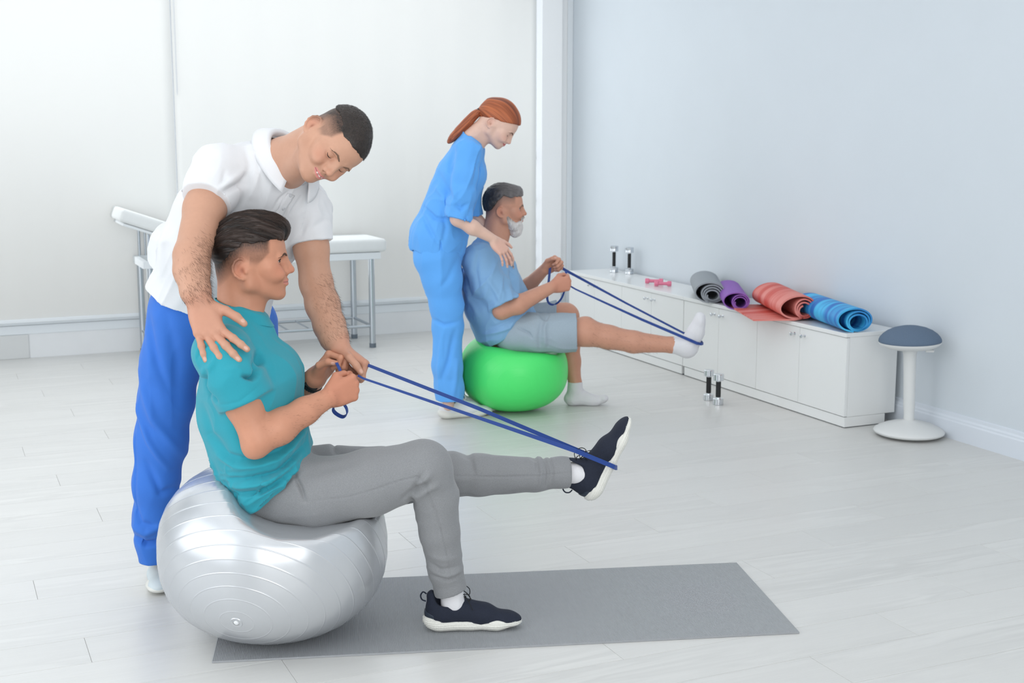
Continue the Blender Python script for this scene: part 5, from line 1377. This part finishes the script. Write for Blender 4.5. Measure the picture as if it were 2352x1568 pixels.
    toe2 = onz(520, 1352, 0); fd2 = nrm(-FW*V(1, 1, 0)+.5*RT); toe2 = D3(505, 1300, 4.40); toe2[2] = 0
    h2 = D3(503, 1215, 4.52)*V(1, 1, 0)-fd2*.06
    shoe(per, h2, fd2, V(0, 0, 1), .285, M_g, M_sole, M_lc, 1, name='trainer', h=.004)
B_person()
# ================================================================== red-haired therapist (standing)
Cw = Frame((2.447, 6.138, 0)+.07*V(math.sin(math.radians(24)), math.cos(math.radians(24)), 0), -24)
def C_person():
    c_ = Cw.at; skin = C3(228, 190, 172); fw, lf, uz = Cw.f, Cw.l, Cw.u
    per = empty('person', c_(1030, 600)*V(1, 1, 0), 'red-haired woman in light blue scrubs standing behind the older man', 'person')
    th = math.radians(-42); f = nrm(fw*math.cos(th)+uz*math.sin(th)-lf*.10); B = basis(f, fw*-math.sin(th)+uz*math.cos(th)); k = .97
    ear = c_(1126, 281, -.07); H = Head(ear-k*(B@np.array([-.0215, -.074, -.0145])), B, k, .80)
    F = Field(); nails = []; build_head(F, H, fem=True, smile=.6, closed=True, jaw=.86, nose=.975)
    nb = c_(1082, 318); F.cap(H.p(-.036, 0, -.040), nb, .046, .050, .02); F.cap(H.p(.0, 0, -.085), c_(1096, 332), .030, .038, .02)
    F.cap(c_(1076, 352, -.11), c_(1078, 350, .11), .036, None, .03); F.chain([c_(1068, 385), c_(1042, 460), c_(1010, 570)], (.068, .070, .090), .03, flat=(lf, 1.35))
    for s in (-1, 1): F.chain([c_(1010, 600, .08*s), c_(1025, 760, .075*s), c_(1030, 930, .07*s)], (.075, .048, .030), .02)
    sh, el, wr = c_(1078, 352, -.165), c_(1052, 502, -.20), c_(1133, 549, -.155)
    F.chain([c_(1076, 362, -.15), c_(1062, 440, -.19), el], (.036, .038, .036), .02); F.chain([el, c_(1085, 522, -.19), wr], (.0360, .0350, .0225), .02)
    d = nrm(c_(1168, 590, -.14)-wr); hand(F, wr, d, nrm(lf*.75-uz*.5-fw*.35), True, [(16, 12, 8), (16, 14, 8), (16, 16, 8), (16, 16, 10)], (4, -1, -7, -13), [(.85, .45, -.05), (.90, .40, .1), (.95, .2, .15)], .90, nails, fat=.86)
    shl, ell_, wl = c_(1080, 350, .165), c_(1075, 480, .22), c_(1150, 560, .22)
    F.chain([c_(1078, 362, .15), ell_], (.036, .036), .02); F.chain([ell_, wl], (.035, .023), .02)
    d2 = nrm(c_(1175, 590, .17)-wl); hand(F, wl, d2, nrm(-lf*.5-uz*.7), False, [(16, 12, 8)]*4, (4, 1, -3, -8), None, .90, None, fat=.86)
    hl = H.box(nb); ra = bbox([c_(1052, 500, -.2), wr, c_(1085, 522, -.19), c_(1182, 608, -.12)], .075)
    v, Q = body_mesh(F, [(*hl, .0024), (*ra, .0028)], .010)
    col = head_colour(H, v, skin, dict(smile=.6, lip=C3(198, 78, 88))); surf_obj('body', v, Q, M_skin, per, paint_hand(v, col, skin, c_(1160, 580, -.15), .09, nails))
    brows(H, per, (96, 58, 40), .0026, .001, F=F); lashes(H, per, True, F)
    # hair
    G = Field()
    def hclip(P):
        q = H.inv(P); u, s, w = q[:, 0], np.abs(q[:, 1]), q[:, 2]
        g = np.where(u > -.012, .016+.60*(u+.012), .016-.60*(-u-.012)); return (g-w)*.7
    for c, r in (((-.010, 0, .040), (.102, .0825, .094)), ((.034, 0, .034), (.072, .0735, .080)), ((-.060, 0, .030), (.056, .058, .060))): G.ell(H.p(*c), np.array(r)*H.k, H.B, .02, clip=[hclip])
    tie = c_(1104, 254, 0.0); G.cap(H.p(-.080, 0, .040), tie, .040, .012, .03)
    v, Q = surf(G, .0026); n = normals(v, Q); q = H.inv(v); tq = H.inv(tie[None])[0]
    an = np.arctan2(q[:, 1], q[:, 2]-tq[2]+.0); rr = np.linalg.norm(q-tq, axis=1)
    g = noise(np.stack([an*11, rr*12, an*0], 1), 5)*.6+noise(np.stack([an*34, rr*18, an*0], 1), 6)*.4; v = v+n*(g*.0022)[:, None]
    t_ = np.clip(.5+g*.9, 0, 1)[:, None]; c0, c1 = C3(112, 52, 30), C3(188, 104, 62)
    surf_obj('hair', v, Q, M_hair, per, c0*(1-t_)+c1*t_)
    G = Field(); pts = [c_(1102, 257), c_(1090, 264), c_(1074, 281, .0), c_(1056, 300, 0), c_(1040, 316, 0), c_(1030, 327, 0)]
    sp_ = smooth_path(pts, 4); rs_ = np.interp(np.linspace(0, 5, len(sp_)), range(6), (.012, .018, .0215, .021, .016, .004)); G.chain(sp_, rs_, .012, flat=(lf, 1.35)); v, Q = surf(G, .0024); n = normals(v, Q); ax = nrm(pts[-1]-pts[0]); pr = nrm(np.cross(ax, lf))
    w = v-pts[0]; g = noise(np.stack([(w@pr)*230+(w@ax)*9, (w@lf)*230, (w@ax)*7], 1), 4)*.5+noise(np.stack([(w@pr)*500, (w@lf)*500, (w@ax)*12], 1), 4)*.4; v = v+n*(g*.0014)[:, None]
    t_ = np.clip(.5+g*.9, 0, 1)[:, None]; surf_obj('ponytail', v, Q, M_hair, per, c0*(1-t_)+c1*t_)
    q = MB(); q.tube([tie+ax*.004+(pr*math.cos(a)+lf*math.sin(a))*.0145 for a in np.linspace(0, 2*PI, 20)[:-1]], .0048, 8, True); attach(q.build('hair_tie', M_blackrub, None, True), per)
    # scrubs top
    M_s = mat('light_blue_scrubs', (96, 172, 246), .82, noise=.02, nscale=300, sheen=.1); S = Field()
    def cut(p1, p2, ins, lat=0.):
        P1, P2 = c_(*p1, lat), c_(*p2, lat); n = nrm(np.cross(P2-P1, lf)); I = c_(*ins, lat); n = -n if (I-P1)@n > 0 else n; return (P1, n)
    nc = cut((1066, 302), (1103, 338), (1060, 400)); hm = cut((942, 566), (1052, 594), (1010, 500)); r = lambda px: px*.00226
    S.cap(c_(1076, 350), c_(1090, 300), .072, .060, .03, clip=[nc]); S.cap(c_(1074, 346, -.12), c_(1076, 344, .12), .052, None, .03)
    T = [((1070, 352), 36, .13), ((1058, 400), 50, .16), ((1042, 445), 50, .155), ((1026, 490), 53, .155), ((1008, 545), 62, .185), ((1000, 600), 60, .19)]
    for i in range(5):
        (p, r0, w0), (q2, r1, w1) = T[i], T[i+1]; S.cap(c_(*p), c_(*q2), r(r0), r(r1), .03, flat=(lf, (w0/r(r0)+w1/r(r1))/2), clip=[hm])
    S.ell(c_(1082, 400), (.06, .11, .06), np.stack([fw, lf, uz], 1), .05)
    cc = c_(1055, 501, -.195); ax_ = nrm(cc-sh); S.chain([c_(1076, 352, -.155), c_(1070, 400, -.18), c_(1062, 450, -.19), cc, cc+ax_*.06], (.068, .064, .062, .064, .064), .025, clip=[(cc, nrm(ax_-fw*.15))])
    cl = c_(1080, 490, .215); axl = nrm(cl-shl); S.chain([c_(1078, 352, .155), cl, cl+axl*.06], (.068, .062, .062), .025, clip=[(cl, axl)])
    v, Q = surf(S, .0046, uncap=True); L3 = Cw.loc(v); L2 = L3[:, [0, 2]]; near = sst(-L3[:, 1], 0, .06); N2 = lambda p, l=-.15: Cw.s2(p, l)
    v = wrinkle(v, Q, .012, 9, fw*.5+uz, .3, 51)
    v = ridge(v, Q, L2, [(N2([(1040, 340), (1030, 380), (1034, 420)], -.19), -.007, .012), (N2([(1102, 352), (1096, 400), (1088, 430)]), -.010, .012), (N2([(1005, 400), (1030, 440), (1060, 470)]), -.007, .014), (N2([(1000, 430), (1020, 450), (1030, 500)]), .007, .014),
        (N2([(972, 478), (1000, 500), (1030, 505)]), -.010, .010), (N2([(968, 490), (990, 530), (1010, 560)]), -.008, .012), (N2([(1015, 480), (1025, 520), (1018, 560)]), -.006, .012), (N2([(1014, 551), (1014, 575), (1013, 592)]), -.012, .004),
        (N2([(1090, 465), (1075, 500), (1065, 540)]), -.006, .012), (N2([(1075, 468), (1060, 478), (1045, 470)], -.22), -.008, .010), (N2([(1030, 395), (1045, 440), (1040, 480)], -.22), .007, .014)], near)
    surf_obj('scrubs_top', v, Q, M_s, per, thick=.003)
    # trousers
    T = Field(); wc = (c_(1010, 530), V(0, 0, 1)); T.cap(c_(1008, 560), c_(1006, 585), r(56), r(57), .03, flat=(lf, 1.35), clip=[wc])
    for s, cy in ((-1, 919), (1, 915)):
        cf = c_(1032, cy, .075*s); T.chain([c_(1006, 595, .085*s), c_(1016, 640, .09*s), c_(1026, 700, .085*s), c_(1030, 750, .08*s), c_(1028, 840, .078*s), c_(1032, 890, .075*s), c_(1033, 960, .075*s)], (.115, .098, .080, .074, .074, .072, .070), .025, clip=[(cf, V(0, 0, -1))])
    v, Q = surf(T, .0052, uncap=True); L3 = Cw.loc(v); L2 = L3[:, [0, 2]]
    v = wrinkle(v, Q, .010, 7, uz, .3, 61); near = sst(-L3[:, 1], -.02, .03)
    v = ridge(v, Q, L2, [(N2([(1055, 590), (1030, 640), (1010, 660)]), -.006, .016), (N2([(996, 735), (1020, 745), (1050, 740)]), -.008, .010), (N2([(1045, 760), (1030, 830), (1015, 870)]), -.010, .014), (N2([(1015, 770), (1008, 850), (1012, 905)]), .008, .012), (N2([(1050, 830), (1045, 880), (1042, 910)]), .008, .012)], near)
    surf_obj('scrub_trousers', v, Q, M_s, per, thick=.003)
    M_w = mat('white_leather', (232, 234, 238), .6); M_lc = mat('white_lace', (225, 228, 232), .8)
    h0 = onz(1007, 965)+lf*.035; t0 = onz(1132, 955)+lf*.035; Ls = np.linalg.norm(t0-h0)
    shoe(per, h0, nrm(t0-h0), V(0, 0, 1), Ls, M_w, M_sole, M_lc, 1, name='trainer', h=.003, laces=True, tab=False)
    shoe(per, h0+lf*.16+fw*.03, fw, V(0, 0, 1), .27, M_w, M_sole, M_lc, 1, name='trainer', h=.004, laces=False, tab=False)
C_person()
# ================================================================== older man on the green ball
Dm = Frame((3.134, 6.129, 0), -24)
def D_person():
    d_ = Dm.at; skin = C3(204, 150, 126); fw, lf, uz = Dm.f, Dm.l, Dm.u
    per = empty('person', d_(1170, 770)*V(1, 1, 0), 'grey-bearded older man in blue T-shirt and grey shorts on the green ball', 'person')
    B = basis(nrm(fw+lf*.06-uz*.02), uz); k = .99; ear = d_(1148.5, 486, -.07); H = Head(ear-k*(B@np.array([-.0215, -.074, -.0145])), B, k)
    F = Field(); nails = []; build_head(F, H, smile=.3, jaw=1.0)
    nb = d_(1133, 553); F.cap(H.p(-.032, 0, -.040), nb, .058, .066, .02); F.cap(H.p(.008, 0, -.085), d_(1145, 556), .042, .05, .02)
    r = lambda px: px*.00230
    F.cap(d_(1112, 585, -.13), d_(1114, 583, .13), .055, None, .03); F.chain([d_(1125, 610), d_(1140, 690), d_(1162, 760)], (.12, .14, .11), .03, flat=(lf, 1.35))
    # near leg stretched out, far leg on the floor
    F.chain([d_(1175, 762, -.10), d_(1290, 762, -.13), d_(1345, 763, -.135)], (.085, .078, .072), .02); F.cap(d_(1345, 763, -.135), d_(1398, 774, -.13), .070, .060, .02); F.chain([d_(1398, 774, -.13), d_(1455, 785, -.125), d_(1544, 792, -.12), d_(1575, 795, -.12)], (.0605, .0560, .0395, .036), .02)
    F.ell(d_(1345, 745, -.135), .035, None, .03)
    F.chain([d_(1175, 745, .10), d_(1270, 728, .13), d_(1298, 726, .14)], (.085, .076, .073), .02); F.chain([d_(1300, 728, .14), d_(1309, 790, .14), d_(1312, 830, .13), d_(1321, 880, .10), d_(1320, 910, .10)], (.068, .052, .050, .033, .026), .02)
    sh, el, wr = d_(1110, 598, -.18), d_(1152, 712, -.215), d_(1268, 659, -.12)
    F.chain([sh, el], (.058, .046), .02); F.chain([el, d_(1190, 699, -.20), wr], (.0460, .0480, .0300), .02)
    dd = nrm(d_(1312, 648, -.09)-wr); hand(F, wr+dd*.004, dd, nrm(lf*.92-fw*.25), True, [(72, 95, 45), (78, 95, 50), (82, 92, 50), (84, 88, 50)], (3, 1, -2, -5), [(.80, .52, .26), (.92, -.12, .42), (.80, -.45, .50)], .97, nails)
    shl, e2, wl = d_(1118, 595, .18), d_(1180, 690, .23), d_(1250, 619, .06)
    F.chain([shl, e2], (.058, .045), .02); F.chain([e2, d_(1215, 655, .15), wl], (.0450, .0400, .0290), .02)
    d2 = nrm(d_(1288, 594, .04)-wl); hand(F, wl, d2, nrm(-lf*.8+fw*.35-uz*.3), False, [(62, 90, 45), (70, 92, 45), (76, 90, 45), (80, 86, 45)], (3, 1, -2, -5), [(.80, .55, .20), (.93, .10, .35), (.85, -.35, .45)], .96, nails)
    hl = H.box(nb)
    ar = bbox([d_(1150, 690, -.2), d_(1152, 730, -.22), wr, d_(1325, 650, -.05), d_(1300, 590, .08), d_(1185, 700, -.2), wl], .09); lg = bbox([d_(1322, 700, -.13), d_(1322, 810, -.13), d_(1550, 800, -.12)], .05); l2 = bbox([d_(1300, 700, .14), d_(1335, 760, .14), d_(1320, 890, .1)], .07)
    v, Q = body_mesh(F, [(*hl, .0024), (*ar, .0030), (*lg, .0045), (*l2, .0045)], .010)
    col = head_colour(H, v, skin, dict(smile=.3, lip=C3(186, 120, 108), fade=dict(col=C3(78, 70, 66), fn=lambda u, s, w, f=fadefn(.022, .060, 1.1, .058, False): .9*f(u, s, w))))
    body = surf_obj('body', v, Q, M_skin, per, paint_hand(v, col, skin, d_(1295, 650, -.1), .1, nails))
    eyes(H, per, (90, 100, 110), (1, -.3, -.04)); brows(H, per, (128, 108, 96), .0034, F=F); lashes(H, per, False, F)
    reg = lambda P: (((P-d_(1350, 765, -.13))@fw > .0)*((P-d_(1540, 790, -.13))@fw < 0)*(P@lf < d_(1400, 774, .03)@lf)*1.)
    arm_hair(per, v, Q, reg, lambda p: fw*.8-uz*.4, C3(110, 78, 60), 900, .014, .15, .0003, 9)
    # hair
    G = Field()
    def hclip(P):
        q = H.inv(P); u, s, w = q[:, 0], np.abs(q[:, 1]), q[:, 2]
        return (.066-.075*sst(-u, .0, .085)+.006*sst(u, .03, .08)+.003*noise(np.stack([u*90, s*90, w*0], 1), 3)-w)*.8
    for c, rr in (((-.008, 0, .040), (.1000, .0790, .0945)), ((.034, 0, .044), (.068, .067, .078)), ((.070, 0, .088), (.030, .048, .026)), ((-.055, 0, .03), (.052, .064, .07))): G.ell(H.p(*c), np.array(rr)*H.k, H.B, .02, clip=[hclip])
    v, Q = surf(G, .0024); n = normals(v, Q); q = H.inv(v); g = noise(np.stack([q[:, 0]*60, q[:, 1]*160, q[:, 2]*60], 1), 4); v = v+n*(g*.0024)[:, None]
    t_ = np.clip(.38+.14*g+.12*noise(q*500, 3)+4.5*np.clip(q[:, 0]-.02, -.08, .09)*.9, 0, 1)[:, None]; surf_obj('hair', v, Q, M_hair, per, C3(40, 37, 37)*(1-t_)+C3(138, 133, 133)*t_)
    # beard
    G = Field()
    E = lambda c, rr, kk=.015: G.ell(H.p(*c), np.array(rr)*H.k, H.B, kk)
    E((.064, 0, -.108), (.038, .040, .046)); E((.080, 0, -.094), (.022, .030, .026)); E((.048, 0, -.090), (.040, .047, .034))
    for s in (1, -1):
        G.cap(H.p(.016, .058*s, -.052), H.p(.052, .040*s, -.092), .015, .022, .015); G.cap(H.p(.104, .004*s, -.0480), H.p(.092, .022*s, -.058), .0078, .0072, .006); G.cap(H.p(.092, .022*s, -.058), H.p(.078, .034*s, -.078), .0080, .012, .01)
    G.cap(H.p(.1115, 0, -.0600), H.p(.088, .030, -.0600), .0050, .0040, .004, True); G.cap(H.p(.1115, 0, -.0600), H.p(.088, -.030, -.0600), .0050, .0040, .004, True)
    v, Q = surf(G, .0022); n = normals(v, Q); q = H.inv(v); g = noise(np.stack([q[:, 0]*150, q[:, 1]*150, q[:, 2]*38], 1), 4)*.6+noise(np.stack([q[:, 0]*330, q[:, 1]*330, q[:, 2]*60], 1), 6)*.4; v = v+n*(g*.0030)[:, None]
    t_ = np.clip(.78+.4*g+3*np.clip(q[:, 0]-.05, -.05, .05)-.55*sst(q[:, 2], -.075, -.045), 0, 1)[:, None]; surf_obj('beard', v, Q, M_hair, per, C3(138, 118, 108)*(1-t_)+C3(226, 224, 222)*t_)
    # T-shirt
    M_ts = mat('steel_blue_jersey', (134, 178, 218), .88, noise=.03, nscale=300, sheen=.15); S = Field()
    def cut(p1, p2, ins, lat=0.):
        P1, P2 = d_(*p1, lat), d_(*p2, lat); n = nrm(np.cross(P2-P1, lf)); I = d_(*ins, lat); n = -n if (I-P1)@n > 0 else n; return (P1, n)
    nc = cut((1098, 541), (1168, 560), (1130, 620)); hm = cut((1113, 795), (1232, 712), (1140, 650))
    S.cap(d_(1127, 590), d_(1134, 530), .100, .073, .03, clip=[nc]); S.cap(d_(1106, 592, -.15), d_(1110, 588, .15), .070, None, .035)
    T = [((1120, 595), 45, .19), ((1126, 640), 66, .21), ((1138, 690), 74, .215), ((1158, 740), 70, .20), ((1178, 772), 66, .19)]
    for i in range(4):
        (p, r0, w0), (q2, r1, w1) = T[i], T[i+1]; S.cap(d_(*p), d_(*q2), r(r0), r(r1), .03, flat=(lf, (w0/r(r0)+w1/r(r1))/2), clip=[hm])
    cc = d_(1157, 694, -.215); ax_ = nrm(cc-d_(1108, 592, -.18)); S.chain([d_(1100, 597, -.18), d_(1122, 645, -.205), cc, cc+ax_*.06], (.092, .086, .074, .073), .025, clip=[(cc, ax_)])
    cl = d_(1175, 680, .22); axl = nrm(cl-shl); S.chain([d_(1112, 595, .18), cl, cl+axl*.06], (.088, .072, .07), .025, clip=[(cl, axl)])
    v, Q = surf(S, .0046, uncap=True); L3 = Dm.loc(v); L2 = L3[:, [0, 2]]; near = sst(-L3[:, 1], 0, .06); N2 = lambda p, l=-.18: Dm.s2(p, l)
    v = wrinkle(v, Q, .012, 8, fw*.4+uz, .3, 71)
    v = ridge(v, Q, L2, [(N2([(1100, 570), (1092, 620), (1105, 690)], -.25), -.005, .012), (N2([(1172, 600), (1178, 640), (1184, 670)]), -.012, .012), (N2([(1120, 640), (1140, 670), (1150, 690)], -.27), .008, .012), (N2([(1070, 640), (1080, 690), (1100, 730)]), .007, .014), (N2([(1215, 690), (1180, 730), (1130, 750)]), -.007, .010),
        (N2([(1195, 715), (1170, 750), (1110, 770)]), .007, .010), (N2([(1150, 600), (1160, 640), (1165, 680)], -.25), -.006, .012)], near)
    sh_ = surf_obj('t_shirt', v, Q, M_ts, per, thick=.003)
    # shorts
    T = Field(); M_sh = mat('grey_shorts_jersey', (160, 176, 188), .9, noise=.05, nscale=260, bump=.2, bscale=700); wc = cut((1100, 790), (1225, 700), (1250, 770))
    T.cap(d_(1178, 760, -.06), d_(1178, 760, .06), .104, None, .03, clip=[wc])
    hN = d_(1324, 763, -.13); T.chain([d_(1180, 763, -.10), d_(1230, 765, -.12), d_(1290, 764, -.13), d_(1350, 763, -.13)], (.112, .104, .101, .102), .02, clip=[(hN, nrm(fw+.02*uz))])
    hF = d_(1276, 727, .13); T.chain([d_(1185, 748, .10), d_(1290, 727, .13), d_(1320, 727, .13)], (.105, .088, .088), .02, clip=[(hF, fw)])
    v, Q = surf(T, .0046, uncap=True); L3 = Dm.loc(v); L2 = L3[:, [0, 2]]
    v = wrinkle(v, Q, .005, 7, fw, .5, 81); v = ridge(v, Q, L2, [(N2([(1262, 722), (1250, 750), (1252, 790)]), .008, .012), (N2([(1240, 722), (1255, 735), (1262, 722)]), -.008, .008), (N2([(1190, 750), (1215, 762), (1222, 772)]), -.007, .006), (N2([(1245, 735), (1238, 770), (1240, 800)]), -.006, .012)], (L3[:, 1] < 0)*1.)
    surf_obj('shorts', v, Q, M_sh, per, thick=.003)
    # socks
    M_sk = mat('white_sock', (226, 226, 230), .95); F2 = Field(); ank = d_(1545, 792, -.12)
    F2.chain([d_(1520, 790, -.12), d_(1572, 795, -.12)], (.0440, .046), .01, clip=[(d_(1543, 790, -.12), -fw)]); F2.ell(d_(1580, 798, -.12), (.050, .036, .050), None, .03)
    F2.chain([d_(1580, 796, -.12), d_(1598, 762, -.12), d_(1608, 728, -.12)], (.050, .040, .026), .03, flat=(lf, .85)); F2.ell(d_(1607, 738, -.115), (.026, .040, .030), np.stack([fw, lf, uz], 1), .02)
    v, Q = surf(F2, .0038, uncap=True); surf_obj('sock', wrinkle(v, Q, .002, 24, uz, .5, 3), Q, M_sk, per, thick=.002)
    F2 = Field(); z0 = onz(1340, 932); g = lambda x, z, l=.10: np.array(Dm.o+fw*x+lf*l+uz*z); x0 = Dm.loc(d_(1318, 900, .10))[0]
    F2.chain([d_(1321, 862, .10), d_(1321, 892, .10)], (.040, .041), .01, clip=[(d_(1319, 876, .1), uz)]); F2.ell(g(x0-.012, .036), (.042, .034, .037), np.stack([fw, lf, uz], 1), .02)
    F2.cap(g(x0+.005, .065), g(x0+.10, .032), .036, .026, .02); F2.cap(g(x0+.09, .026), g(x0+.155, .030), .027, .020, .02, flat=(lf, 1.3)); F2.ell(g(x0+.165, .038), (.022, .036, .017), np.stack([fw, lf, uz], 1), .015)
    F2.cap(g(x0, .03), g(x0+.12, .022), .030, .024, .02, flat=(lf, 1.2))
    v, Q = surf(F2, .0038, uncap=True); v[:, 2] = np.maximum(v[:, 2], .001); surf_obj('sock', wrinkle(v, Q, .002, 24, fw, .5, 3, (v[:, 2] > .01)*1.), Q, M_sk, per, thick=.002)
    return dict(H=H)
D_person()
M_gb = mat('bright_green_vinyl', (82, 238, 120), .38, spec=.5)
gc = Dm.at(1180, 870, 0)
gym_ball('exercise_ball', 0, (gc[0], gc[1], .212), .287, .212, V(.3, .9, .1), M_gb, 'bright green exercise ball squashed under the older man', saddle(Dm, [(1112, 788), (1121, 793), (1187, 806), (1263, 812), (1290, 808)], -.17, .04, 1.2, .6, .02), rib=.0004, nrib=8)

# ================================================================== resistance bands
M_bd = mat('navy_blue_latex', (27, 64, 140), .55)
def band(label, strips):
    """flat elastic loop: ribbons of rectangular section following 3-D polylines"""
    e = None; mb = MB()
    for pts, wid, wdir, th in strips:
        P_ = [np.array(p, float) for p in pts]; n0 = len(P_)
        if n0 > 6:
            P_ = smooth_path(P_, 6)
            if not np.isscalar(wid): wid = list(np.interp(np.linspace(0, n0-1, len(P_)), range(n0), wid))
        n = len(P_); b0 = len(mb.v)
        for i, p in enumerate(P_):
            t = nrm(P_[min(i+1, n-1)]-P_[max(i-1, 0)]); wv = np.array(wdir if not isinstance(wdir, list) else wdir[i], float); wv = nrm(wv-t*(wv@t)); nn = np.cross(t, wv)
            w = wid if np.isscalar(wid) else wid[i]
            for a, c in ((1, 1), (1, -1), (-1, -1), (-1, 1)): mb.v.append(tuple(p+wv*w/2*a+nn*th/2*c))
        for i in range(n-1):
            for k in range(4): mb.f.append((b0+i*4+k, b0+i*4+(k+1) % 4, b0+i*4+4+(k+1) % 4, b0+i*4+4+k))
        mb.f += [(b0+3, b0+2, b0+1, b0), (b0+n*4-4, b0+n*4-3, b0+n*4-2, b0+n*4-1)]
    o = mb.build('resistance_band', M_bd); return tag(o, label, 'resistance band')
def arc(c, a, b_, r0, n=10, a0=0, a1=PI): return [c+a*r0*math.cos(t)+b_*r0*math.sin(t) for t in np.linspace(a0, a1, n)]
at = A.at
# nearest band: near strand, far strand, wrap round the sole, grip loop under the fists
nearA = [at(822, 862, -.06), at(835, 869, -.065), at(1322, 1035, -.005), at(1402, 1068, .03), at(1411, 1072, .035)]
farA = [at(812, 828, .02), at(824, 830, .02), at(1100, 938, .07), at(1330, 1035, .15), at(1395, 1062, .16), at(1412, 1070, .15)]
wrap = [at(1409, 1071, .035), at(1414, 1074, .06), at(1417, 1074, .10), at(1414, 1072, .15)]
loop = [at(790, 928, -.06), at(796, 938, -.055), at(797, 950, -.05), at(788, 957, -.045), at(774, 951, -.04), at(766, 942, -.035), at(768, 930, -.03), at(776, 920, -.02), at(800, 900, -.06)]
tab_ = [at(773, 833, -.030), at(777, 841, -.045), at(782, 852, -.052), at(788, 864, -.055)]
band('blue resistance band from the young man\'s fists to his raised sneaker', [(nearA, [.006, .006, .0135, .014, .014], A.u, .0028), (farA, [.008, .009, .0115, .0135, .0135, .013], A.u, .0028), (wrap, .014, A.u, .0028), (loop, [.010, .012, .013, .013, .013, .013, .012, .010, .008], A.l*.5+A.u*.3+A.f*.2, .0025), (tab_, .0085, A.f, .0025)])
dt = Dm.at
nearD = [dt(1310, 657, -.08), dt(1322, 664, -.08), dt(1475, 734, -.11), dt(1585, 781, -.174), dt(1603, 789, -.172)]
farD = [dt(1285, 612, .03), dt(1300, 621, .03), dt(1440, 697, -.02), dt(1569, 764, -.08), dt(1578, 766, -.09)]
wrapD = [dt(1602, 788, -.173), dt(1610, 790, -.155), dt(1615, 789, -.12), dt(1606, 780, -.075), dt(1578, 767, -.068)]
loopD = [dt(1266, 596, .05), dt(1263, 620, .03), dt(1259, 660, .0), dt(1257, 685, -.02), dt(1262, 697, -.03), dt(1274, 699, -.04), dt(1286, 690, -.05), dt(1294, 675, -.06), dt(1299, 655, -.07), dt(1300, 622, -.02)]
band('dark blue resistance band from the older man\'s fists to his sock foot', [(nearD, [.008, .008, .013, .015, .015], uz_ if False else Dm.u, .003), (farD, [.014, .014, .010, .010, .010], Dm.u, .003), (wrapD, .014, Dm.u, .003), (loopD, [.013, .013, .012, .012, .011, .010, .010, .009, .009, .012], Dm.f*.8+Dm.u*.2, .003)])
